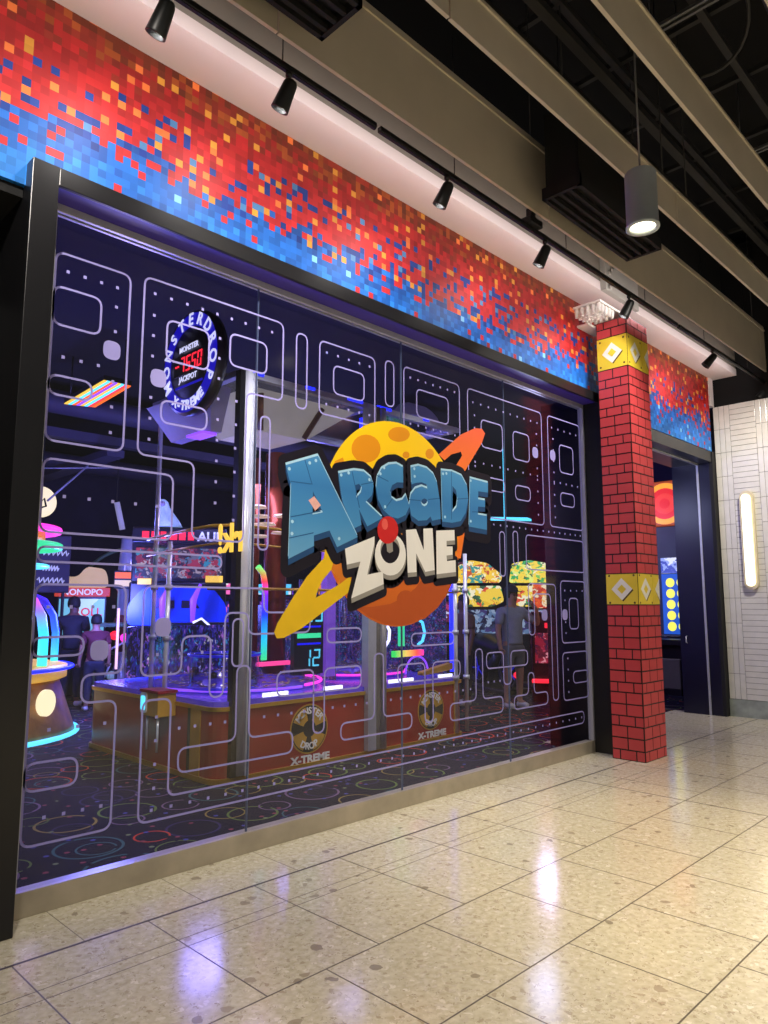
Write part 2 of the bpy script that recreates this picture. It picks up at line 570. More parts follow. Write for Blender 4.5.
def obj_each(name, bm, mats, parent=None, local=False):
    """link every loose piece of a bmesh as an object of its own"""
    bm.verts.ensure_lookup_table()
    left, out_ = set(bm.verts), []
    groups = []
    while left:
        st = [left.pop()]
        isl = set(st)
        while st:
            v = st.pop()
            for e in v.link_edges:
                q = e.other_vert(v)
                if q not in isl:
                    isl.add(q)
                    left.discard(q)
                    st.append(q)
        groups.append(isl)
    groups.sort(key=lambda g_: (round(min(v.co.x for v in g_), 3), min(v.co.z for v in g_)))
    for g_ in groups:
        nb = bm_new()
        mp = {v: nb.verts.new(v.co) for v in g_}
        for f in {f for v in g_ for f in v.link_faces}:
            nf = nb.faces.new([mp[v] for v in f.verts])
            nf.material_index = f.material_index
            nf.smooth = f.smooth
        out_.append(obj(name, nb, mats, parent, local))
    bm.free()
    return out_


def tag(o, label=None, cat=None, group=None, kind=None):
    if label:
        o['label'] = label
    if cat:
        o['category'] = cat
    if group:
        o['group'] = group
    if kind:
        o['kind'] = kind
    return o


def thing(name, label, cat, loc=(0, 0, 0), rz=0.0, group=None):
    o = bpy.data.objects.new(name, None)
    o.empty_display_size = 0.1
    COL.objects.link(o)
    o.location = loc
    o.rotation_euler = (0, 0, rz)
    return tag(o, label, cat, group)


def struct(name, bm, mats, parent=None, label=None, cat=None):
    o = obj(name, bm, mats, parent)
    if parent is None:
        tag(o, label, cat, None, 'structure')
    return o


def text_bm(body, size, depth=0.004, bold=0.0, xs=1.0):
    """lettering as a mesh in the XZ plane, centred, facing -Y"""
    cu = bpy.data.curves.new('lettering', 'FONT')
    cu.body = body
    cu.size = size
    cu.align_x = 'CENTER'
    cu.align_y = 'CENTER'
    cu.extrude = depth
    cu.offset = bold
    cu.resolution_u = 3
    to = bpy.data.objects.new('lettering', cu)
    COL.objects.link(to)
    dg = bpy.context.evaluated_depsgraph_get()
    me = bpy.data.meshes.new_from_object(to.evaluated_get(dg))
    bm = bm_new()
    bm.from_mesh(me)
    bpy.data.objects.remove(to)
    bpy.data.curves.remove(cu)
    bpy.data.meshes.remove(me)
    bmesh.ops.scale(bm, vec=(xs, 1, 1), verts=bm.verts[:])
    bmesh.ops.rotate(bm, cent=(0, 0, 0), matrix=Matrix.Rotation(PI / 2, 3, 'X'), verts=bm.verts[:])
    return bm


def bm_join(dst, src, mtx, mi=0):
    """append src (freed) to dst through a 4x4 matrix"""
    mp = {}
    for v in src.verts:
        mp[v] = dst.verts.new(mtx @ v.co)
    for f in src.faces:
        try:
            nf = dst.faces.new([mp[v] for v in f.verts])
            nf.material_index = mi
        except ValueError:
            pass
    src.free()


def T(x, y, z):
    return Matrix.Translation((x, y, z))


def RZ(a):
    return Matrix.Rotation(a, 4, 'Z')


def RY(a):
    return Matrix.Rotation(a, 4, 'Y')


def RX(a):
    return Matrix.Rotation(a, 4, 'X')


def copy_tree(src, parent=None):
    c = src.copy()
    COL.objects.link(c)
    if parent is not None:
        c.parent = parent
    for ch in list(src.children):
        copy_tree(ch, c)
    return c


def ellipse(cx, cz, rx, rz, n=32, a0=0.0):
    return [(cx + rx * math.cos(a0 + 2 * PI * i / n), cz + rz * math.sin(a0 + 2 * PI * i / n)) for i in range(n)]


def round_poly(pts, r, n=5):
    """round the corners of a closed 2-D polygon"""
    out = []
    k = len(pts)
    for i in range(k):
        p0, p1, p2 = Vector(pts[i - 1]), Vector(pts[i]), Vector(pts[(i + 1) % k])
        a, b = (p0 - p1), (p2 - p1)
        rr = min(r, a.length * 0.499, b.length * 0.499)
        a.normalize()
        b.normalize()
        s, e = p1 + a * rr, p1 + b * rr
        for j in range(n + 1):
            t = j / n
            out.append(tuple((1 - t) ** 2 * s + 2 * t * (1 - t) * p1 + t * t * e))
    return out
# ------------------------------------------------------------------ the setting: floors, walls, ceiling
bm = bm_new()
box(bm, -6, 14, -10, 0.12, -0.1, 0.0)
box(bm, 7.3, 10.9, 0.12, 0.70, -0.1, 0.0)


def joint_x(y, x0, x1, wd, mi):       # a joint that runs along the shop front
    box(bm, x0, x1, y - wd / 2, y + wd / 2, -0.01, 0.0006, mi)


def joint_y(x, y0, y1, wd, mi):
    box(bm, x - wd / 2, x + wd / 2, y0, y1, -0.01, 0.0006, mi)


joint_x(-0.465, -6, 10.86, 0.016, 2)
rows = [-0.465, -1.455, -2.07, -2.70, -3.33, -3.96, -4.6, -5.3, -6.0]
for y in rows[1:]:
    joint_x(y, -6, 14, 0.007, 1)
joint_x(-0.76, -6, 10.86, 0.004, 1)
joint_x(-0.845, -6, 10.86, 0.004, 1)
starts = [1.88, 2.82, 2.50, 2.20, 2.6, 2.3, 2.0, 2.4]
for i, s in enumerate(starts):
    for k in range(-12, 18):
        x = s + 0.632 * k
        if abs(x - 5.97) > 0.3:
            joint_y(x, rows[i + 1], rows[i], 0.006, 1)
joint_y(5.97, rows[2], rows[0], 0.010, 2)
for k in range(-2, 15):
    joint_y(1.57 + 0.632 * k, -0.465, 0.0, 0.003, 1)
struct('floor', bm, ['terrazzo', 'grout', 'grout_dark'], None, 'polished cream terrazzo floor of the concourse', 'floor')

bm = bm_new()
box(bm, 0.9, 17.5, 0.13, 14, -0.11, -0.012)
box(bm, 0.9, 7.3, 0.13, 0.71, -0.012, 0.001)
box(bm, 10.9, 17.5, 0.13, 0.71, -0.012, 0.001)
box(bm, 0.9, 17.5, 0.70, 14, -0.012, 0.001)
struct('floor_carpet', bm, 'carpet', None, 'black carpet printed with coloured rings inside the arcade', 'floor')

# mosaic fascia over both openings
bm = bm_new()
box(bm, -4, 1.21, -0.10, 0.25, 3.76, 4.90)
box(bm, 1.21, 7.42, -0.10, 0.25, 3.872, 4.90)
box(bm, 7.42, 10.75, -0.10, 0.25, 3.78, 4.90)
struct('wall_front', bm, 'mosaic', None, 'wall band of red, orange and blue pixel squares above the shop front', 'wall')

# white soffit and grey bulkhead above it
bm = bm_new()
box(bm, -4, 11.22, -0.44, 0.3, 4.90, 5.0)
struct('trim_1', bm, 'soffit', None, 'white soffit strip above the pixel wall band', 'trim')
bm = bm_new()
box(bm, -4, 10.95, -0.435, -0.2, 5.0, 5.62)
struct('wall_upper', bm, 'bulkhead', None, 'grey upper wall rising behind the light track', 'wall')

bm = bm_new()
box(bm, -4, 10.95, -0.30, -0.2, 5.62, 7.2)
struct('wall_void', bm, 'void', None, 'black void above the grey upper wall', 'wall')

# black portal round the glass
bm = bm_new()
box(bm, 1.207, 1.345, -0.19, 0.55, 0.0, 3.885, bevel=0.004)
struct('trim_2', bm, 'black', None, 'black jamb post at the left end of the glass front', 'trim')
bm = bm_new()
box(bm, 1.345, 7.30, -0.19, -0.165, 3.78, 3.885, bevel=0.004)
struct('trim_3', bm, 'black', None, 'black header beam across the top of the glass front', 'trim')
M['violetglow'] = mat('violet_glow_underside', S(62, 44, 160), 0.45, noise=0.08, scale=3)  # purple strip glow painted into the colour of the underside
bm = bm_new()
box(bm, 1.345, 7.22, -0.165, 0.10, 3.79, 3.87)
struct('trim_4', bm, 'violetglow', None, 'underside coloured with violet glow between black header and glass', 'trim')
bm = bm_new()
box(bm, 7.215, 7.42, -0.28, 0.55, 0.0, 3.885, bevel=0.004)
struct('trim_5', bm, 'black', None, 'black jamb post beside the red brick pillar', 'trim')
# entrance portal on the right
bm = bm_new()
box(bm, 7.42, 10.75, -0.09, 0.5, 3.62, 3.785)
struct('trim_6', bm, 'black', None, 'black header over the open entrance', 'trim')
bm = bm_new()
box(bm, 7.42, 10.74, 0.10, 0.135, 3.60, 3.62)
struct('trim_7', bm, 'alu', None, 'bright shutter rail under the entrance header', 'trim')
bm = bm_new()
box(bm, 10.74, 10.90, -0.05, 0.50, 0.0, 3.785)
box(bm, 10.728, 10.742, 0.105, 0.135, 0.0, 3.60, 1)
box(bm, 10.74, 10.88, -0.10, -0.05, 0.0, 3.785, 2)
struct('door_1', bm, ['navy', 'alu', 'black_matte'], None, 'navy jamb with bright guide strip at the right of the entrance', 'door')
bm = bm_new()
tube(bm, [(10.735, 0.40, 1.0), (10.70, 0.40, 1.01), (10.70, 0.40, 1.09), (10.735, 0.40, 1.10)], 0.008, 8)
h = obj('door_handle', bm, 'chrome', bpy.data.objects['door_1'])
bm = bm_new()
box(bm, 10.75, 10.90, -0.115, 0.2, 4.47, 4.90)
struct('trim_8', bm, 'soffit', None, 'pale wall patch above the tiled wall corner', 'trim')

# white tiled wall that turns towards the walkway
bm = bm_new()
box(bm, 10.872, 11.1, -2.4, -0.105, 0.24, 4.46, 1)


def tile(y0, y1, z0, z1):
    g_ = 0.0024
    box(bm, 10.86, 10.88, y0 + g_, y1 - g_, z0 + g_, z1 - g_, 0, bevel=0.003)


zt = [0.24 + 0.352 * i for i in range(13)]
for (ya, yb) in ((-0.185, -0.108), (-0.26, -0.185), (-0.335, -0.26), (-0.76, -0.685), (-0.835, -0.76), (-0.91, -0.835), (-0.985, -0.91)):
    for i in range(12):
        tile(ya, yb, zt[i], min(zt[i + 1], 4.46))
nz_ = 54
for ya, yb in ((-0.685, -0.335), (-1.335, -0.985)):
    for i in range(nz_):
        z0 = 0.24 + i * (4.22 / nz_)
        tile(ya, yb, z0, z0 + 4.22 / nz_)
struct('wall_right', bm, ['tile', 'tilegrout'], None, 'white glazed tile wall beside the entrance', 'wall')
bm = bm_new()
box(bm, 10.85, 11.1, -2.4, -0.105, 0.0, 0.238)
struct('baseboard_right', bm, 'marble', None, 'grey marble skirting below the white tile wall', 'baseboard')

# dark mass over the tiled wall, neighbour opening on the left, black ceiling void
bm = bm_new()
box(bm, 10.95, 14.5, -2.4, 0.3, 4.46, 6.9)
struct('wall_end', bm, 'void', None, 'black void wall above the tile wall', 'wall')
bm = bm_new()
box(bm, -4, 1.207, 0.55, 0.65, 0, 3.8)
box(bm, -4, 1.205, -0.07, 0.55, 3.70, 3.765)
struct('wall_left', bm, 'void', None, 'black closed shop opening at the far left', 'wall')
bm = bm_new()
box(bm, -6, 16, -10, 0.3, 7.2, 7.3)
struct('ceiling', bm, 'void', None, 'black painted ceiling void of the concourse', 'ceiling')

# arcade room shell
bm = bm_new()
box(bm, 0.8, 17.5, 13.9, 14.0, 0, 5.3)
struct('wall_back', bm, 'wallint', None, 'dark back wall of the arcade', 'wall')
bm = bm_new()
box(bm, 17.4, 17.5, 0.2, 14.0, 0, 5.3)
box(bm, 11.1, 17.5, 0.2, 0.3, 0, 5.3)
struct('wall_side', bm, 'wallint', None, 'dark right wall of the arcade', 'wall')
bm = bm_new()
box(bm, 0.8, 0.9, 0.65, 14.0, 0, 5.3)
struct('wall_inner', bm, 'wallint', None, 'dark left wall of the arcade', 'wall')
bm = bm_new()
box(bm, 0.8, 17.5, 0.25, 14.0, 5.2, 5.3)
struct('ceiling_arcade', bm, 'void', None, 'black ceiling of the arcade', 'ceiling')

# ------------------------------------------------------------------ glass front
win = tag(bpy.data.objects.new('window_1', None), 'large glass shop front in four joined panes', 'window', None, 'structure')
COL.objects.link(win)
xs = [1.40, 2.802, 4.252, 5.712, 7.215]
for a, b in zip(xs, xs[1:]):
    bm = bm_new()
    box(bm, a + 0.002, b - 0.002, 0.030, 0.042, 0.11, 3.80)
    obj('glass_pane', bm, 'glass', win)
M['edge'] = mat('glass_edge_silicone', S(78, 90, 122), 0.3, noise=0.05, scale=9)
for x in xs[1:-1]:
    bm = bm_new()
    box(bm, x - 0.004, x + 0.004, 0.029, 0.043, 0.12, 3.74)
    obj('pane_joint', bm, 'edge', win)
bm = bm_new()
box(bm, 1.345, 7.215, 0.0, 0.028, 0.0, 0.125, bevel=0.003)
box(bm, 1.345, 7.215, 0.044, 0.11, 0.0, 0.115)
obj('window_sill', bm, 'sill', win)
bm = bm_new()
box(bm, 1.345, 7.215, 0.0, 0.026, 3.745, 3.79, bevel=0.003)
box(bm, 1.345, 7.215, 0.046, 0.07, 3.745, 3.79, bevel=0.003)
obj('window_rail', bm, 'alu', win)
bm = bm_new()
box(bm, 1.395, 1.42, 0.015, 0.06, 0.12, 3.75)
obj('window_channel', bm, 'alu', win)
bm = bm_new()
box(bm, 7.19, 7.213, 0.0, 0.06, 0.125, 3.75)
obj('window_channel', bm, 'alu', win)

# ------------------------------------------------------------------ vinyl line labyrinth on the glass
YV = 0.0285
maze = thing('window_decal', 'lavender line labyrinth vinyl spread over the whole glass front', 'decal', (4.3, YV, 0.13))


def ribbon(bm, pts, wd, closed=True):
    n = len(pts)
    L, R = [], []
    for i in range(n):
        p = Vector(pts[i])
        a = Vector(pts[i - 1]) if (closed or i > 0) else p
        b = Vector(pts[(i + 1) % n]) if (closed or i < n - 1) else p
        t = (b - a).normalized()
        nn = Vector((-t.y, t.x))
        L.append(bm.verts.new((p.x + nn.x * wd / 2, YV, p.y + nn.y * wd / 2)))
        R.append(bm.verts.new((p.x - nn.x * wd / 2, YV, p.y - nn.y * wd / 2)))
    for i in range(n if closed else n - 1):
        j = (i + 1) % n
        bm.faces.new((L[i], R[i], R[j], L[j]))


def rect(x0, z0, x1, z1):
    return [(x0, z0), (x1, z0), (x1, z1), (x0, z1)]


LINES = [rect(1.43, 2.44, 1.87, 3.52), rect(1.43, 3.10, 1.70, 3.32), rect(1.43, 2.70, 1.67, 2.81),
         [(1.96, 2.44), (1.96, 3.55), (3.02, 3.55), (3.02, 2.98), (2.72, 2.98), (2.72, 1.96), (2.34, 1.96), (2.34, 2.44)],
         rect(2.12, 3.06, 2.42, 3.32), rect(2.10, 2.66, 2.42, 2.80), rect(2.58, 3.14, 2.88, 3.36),
         rect(1.43, 1.94, 2.20, 2.34), rect(1.43, 1.78, 2.56, 1.86),
         [(1.43, 0.33), (1.43, 1.66), (1.93, 1.66), (1.93, 1.17), (1.70, 1.17), (1.70, 1.02), (1.90, 1.02), (1.90, 0.33)],
         rect(1.43, 1.28, 1.70, 1.38), rect(1.43, 0.60, 1.70, 0.74),
         [(2.04, 1.14), (2.04, 1.66), (2.90, 1.66), (2.90, 1.50), (3.30, 1.50), (3.30, 1.36), (2.78, 1.36), (2.78, 1.50), (2.60, 1.50), (2.60, 0.98),
          (2.50, 0.98), (2.50, 1.36), (2.30, 1.36), (2.30, 1.14)],
         [(2.06, 0.32), (2.06, 1.00), (2.24, 1.00), (2.24, 0.44), (7.05, 0.44), (7.05, 0.32)],
         [(2.30, 0.56), (2.30, 0.70), (2.70, 0.70), (2.70, 1.16), (2.80, 1.16), (2.80, 0.70), (3.16, 0.70), (3.16, 0.56)],
         [(3.02, 0.94), (3.02, 1.10), (3.34, 1.10), (3.34, 0.66), (3.44, 0.66), (3.44, 1.10), (3.80, 1.10), (3.80, 0.94)],
         [(3.60, 0.58), (3.60, 0.70), (3.94, 0.70), (3.94, 1.18), (4.04, 1.18), (4.04, 0.70), (4.36, 0.70), (4.36, 0.58)],
         [(4.20, 0.94), (4.20, 1.08), (4.52, 1.08), (4.52, 0.60), (4.62, 0.60), (4.62, 1.08), (4.98, 1.08), (4.98, 0.94)],
         [(4.84, 0.58), (4.84, 0.72), (5.20, 0.72), (5.20, 1.16), (5.30, 1.16), (5.30, 0.72), (5.60, 0.72), (5.60, 0.58)],
         [(5.36, 0.98), (5.36, 1.12), (5.62, 1.12), (5.62, 0.82), (5.74, 0.82), (5.74, 1.12), (6.02, 1.12), (6.02, 0.98)],
         [(5.78, 0.58), (5.78, 0.70), (6.02, 0.70), (6.02, 0.90), (6.12, 0.90), (6.12, 0.70), (6.36, 0.70), (6.36, 0.58)],
         [(6.46, 0.60), (6.46, 1.66), (6.16, 1.66), (6.16, 1.26), (6.06, 1.26), (6.06, 1.76), (6.56, 1.76), (6.56, 0.60)],
         rect(6.66, 0.58, 7.16, 1.06), rect(6.66, 1.16, 7.16, 1.80), rect(6.86, 0.74, 7.16, 0.86), rect(6.82, 1.30, 7.0, 1.62),
         rect(3.14, 2.96, 3.24, 3.52), rect(3.36, 2.96, 3.94, 3.52), rect(3.50, 3.14, 3.82, 3.36),
         rect(4.06, 3.16, 4.16, 3.54), rect(4.28, 3.00, 5.02, 3.54), rect(4.44, 3.14, 4.86, 3.38),
         rect(5.14, 2.36, 6.38, 3.54), rect(5.34, 3.02, 5.68, 3.28), rect(5.86, 2.98, 6.14, 3.26), rect(5.88, 2.58, 6.14, 2.72), rect(5.34, 2.62, 5.70, 2.74),
         rect(6.50, 2.36, 7.16, 3.54), rect(6.72, 2.96, 7.0, 3.26), rect(6.72, 2.60, 7.0, 2.74),
         rect(2.84, 1.92, 2.92, 2.84), rect(5.60, 1.82, 5.68, 2.24), rect(5.82, 1.94, 5.90, 2.56 - 0.3), rect(6.04, 1.90, 7.16, 2.24),
         rect(2.66, 1.16, 2.74, 1.16 + 0.3), rect(3.46, 1.28, 3.80, 1.38), rect(4.36, 1.22, 4.90, 1.32)]
bm = bm_new()
for pl in LINES:
    ribbon(bm, round_poly(pl, 0.055), 0.0125)
obj('line', bm, 'maze', maze, normals=False)
bm = bm_new()


def studs(x0, z0, x1, z1, n):
    for i in range(n):
        t = i / max(1, n - 1)
        x, z, s = x0 + (x1 - x0) * t, z0 + (z1 - z0) * t, 0.009
        bm.faces.new([bm.verts.new(p) for p in ((x - s, YV, z - s), (x + s, YV, z - s), (x + s, YV, z + s), (x - s, YV, z + s))])


for a in ((1.50, 3.42, 1.79, 3.42, 4), (1.79, 3.30, 1.79, 2.54, 6), (1.50, 2.92, 1.70, 2.92, 3), (2.03, 3.46, 2.92, 3.46, 9), (2.03, 3.32, 2.03, 2.54, 7),
          (2.50, 3.30, 2.50, 2.2, 9), (2.64, 2.9, 2.64, 2.1, 6), (3.43, 3.44, 3.88, 3.44, 5), (3.43, 3.04, 3.88, 3.04, 5), (4.36, 3.46, 4.95, 3.46, 7), (4.36, 3.06, 4.95, 3.06, 7),
          (5.22, 3.42, 6.30, 3.42, 10), (5.24, 3.30, 5.24, 2.46, 8), (5.24, 2.86, 6.28, 2.86, 9), (6.28, 3.30, 6.28, 2.46, 8), (6.58, 3.42, 7.08, 3.42, 5), (6.60, 3.30, 6.60, 2.46, 8), (6.6, 2.84, 7.08, 2.84, 5),
          (1.50, 1.54, 1.86, 1.54, 4), (2.14, 1.26, 2.44, 1.26, 3), (1.54, 0.90, 1.84, 0.90, 3), (1.54, 0.46, 1.84, 0.46, 4), (2.14, 0.38, 7.0, 0.38, 40), (2.15, 0.9, 2.15, 0.5, 4),
          (2.30, 0.82, 2.62, 0.82, 4), (2.92, 0.82, 3.26, 0.82, 4), (3.52, 0.82, 3.86, 0.82, 4), (4.12, 0.82, 4.46, 0.82, 4), (4.70, 0.82, 5.12, 0.82, 5), (5.38, 0.86, 5.56, 0.86, 3),
          (6.74, 1.70, 7.10, 1.70, 4), (6.74, 1.26, 6.74, 1.6, 4), (6.76, 0.66, 6.76, 1.0, 4), (5.30, 2.30, 7.10, 2.30, 18), (2.10, 2.14, 1.55, 2.14, 5)):
    studs(*a)
obj('stud', bm, 'maze', maze, normals=False)['kind'] = 'stuff'
bm = bm_new()
for x, z in ((1.775, 3.03), (2.075, 2.93), (1.79, 1.30), (2.17, 1.42), (6.25, 3.10), (6.585, 3.12), (6.34, 1.45), (6.73, 1.45)):
    prism(bm, round_poly(rect(x - 0.052, z - 0.056, x + 0.052, z + 0.056), 0.045), YV, YV - 0.0004)
obj_each('patch', bm, 'maze', maze)

# ------------------------------------------------------------------ the shop sign on the glass
logo = thing('shop_sign', 'large shop sign on the glass, blue and white lettering over a yellow planet', 'sign', (4.2, 0.028, 1.36))
M['planet'] = m_zramp('planet_print', [(0.0, S(196, 96, 30)), (0.32, S(226, 112, 36)), (0.5, S(238, 170, 22)), (0.62, S(250, 198, 18)), (1.0, S(252, 206, 24))], 0.0, 1.68)
M['crater'] = mat('crater_print', S(226, 146, 22), 0.45, noise=0.03, scale=5)
M['crater2'] = mat('planet_shade_print', S(184, 82, 32), 0.45, noise=0.03, scale=5)
M['ringyellow'] = mat('ring_yellow_print', S(232, 188, 26), 0.45, noise=0.05, scale=5)
M['ringorange'] = m_zramp('ring_orange_print', [(0.0, S(240, 120, 40)), (1.0, S(238, 96, 62))], 1.35, 1.85)
M['ringinner'] = mat('ring_inner_print', S(214, 120, 34), 0.45, noise=0.03, scale=5)
M['ink'] = mat('dark_outline_print', S(24, 20, 32), 0.4, noise=0.05, scale=6)
M['letterblue'] = m_zramp('letter_blue_print', [(0.0, S(104, 164, 204)), (0.35, S(70, 140, 192)), (0.65, S(56, 122, 180)), (1.0, S(72, 144, 196))], 0.50, 1.35)
M['letteredge'] = mat('letter_highlight_print', S(168, 210, 232), 0.4, noise=0.03, scale=6)
M['letterside'] = mat('letter_side_print', S(34, 74, 120), 0.45, noise=0.05, scale=6)
M['letterseam'] = mat('letter_seam_print', S(38, 92, 142), 0.45, noise=0.05, scale=6)
M['ballred'] = mat('red_ball_print', S(204, 40, 40), 0.35, noise=0.05, scale=6)
M['ballhi'] = mat('red_ball_highlight_print', S(232, 96, 84), 0.35, noise=0.05, scale=6)
M['cardpink'] = mat('pink_card_print', S(226, 172, 162), 0.45, noise=0.08, scale=40)
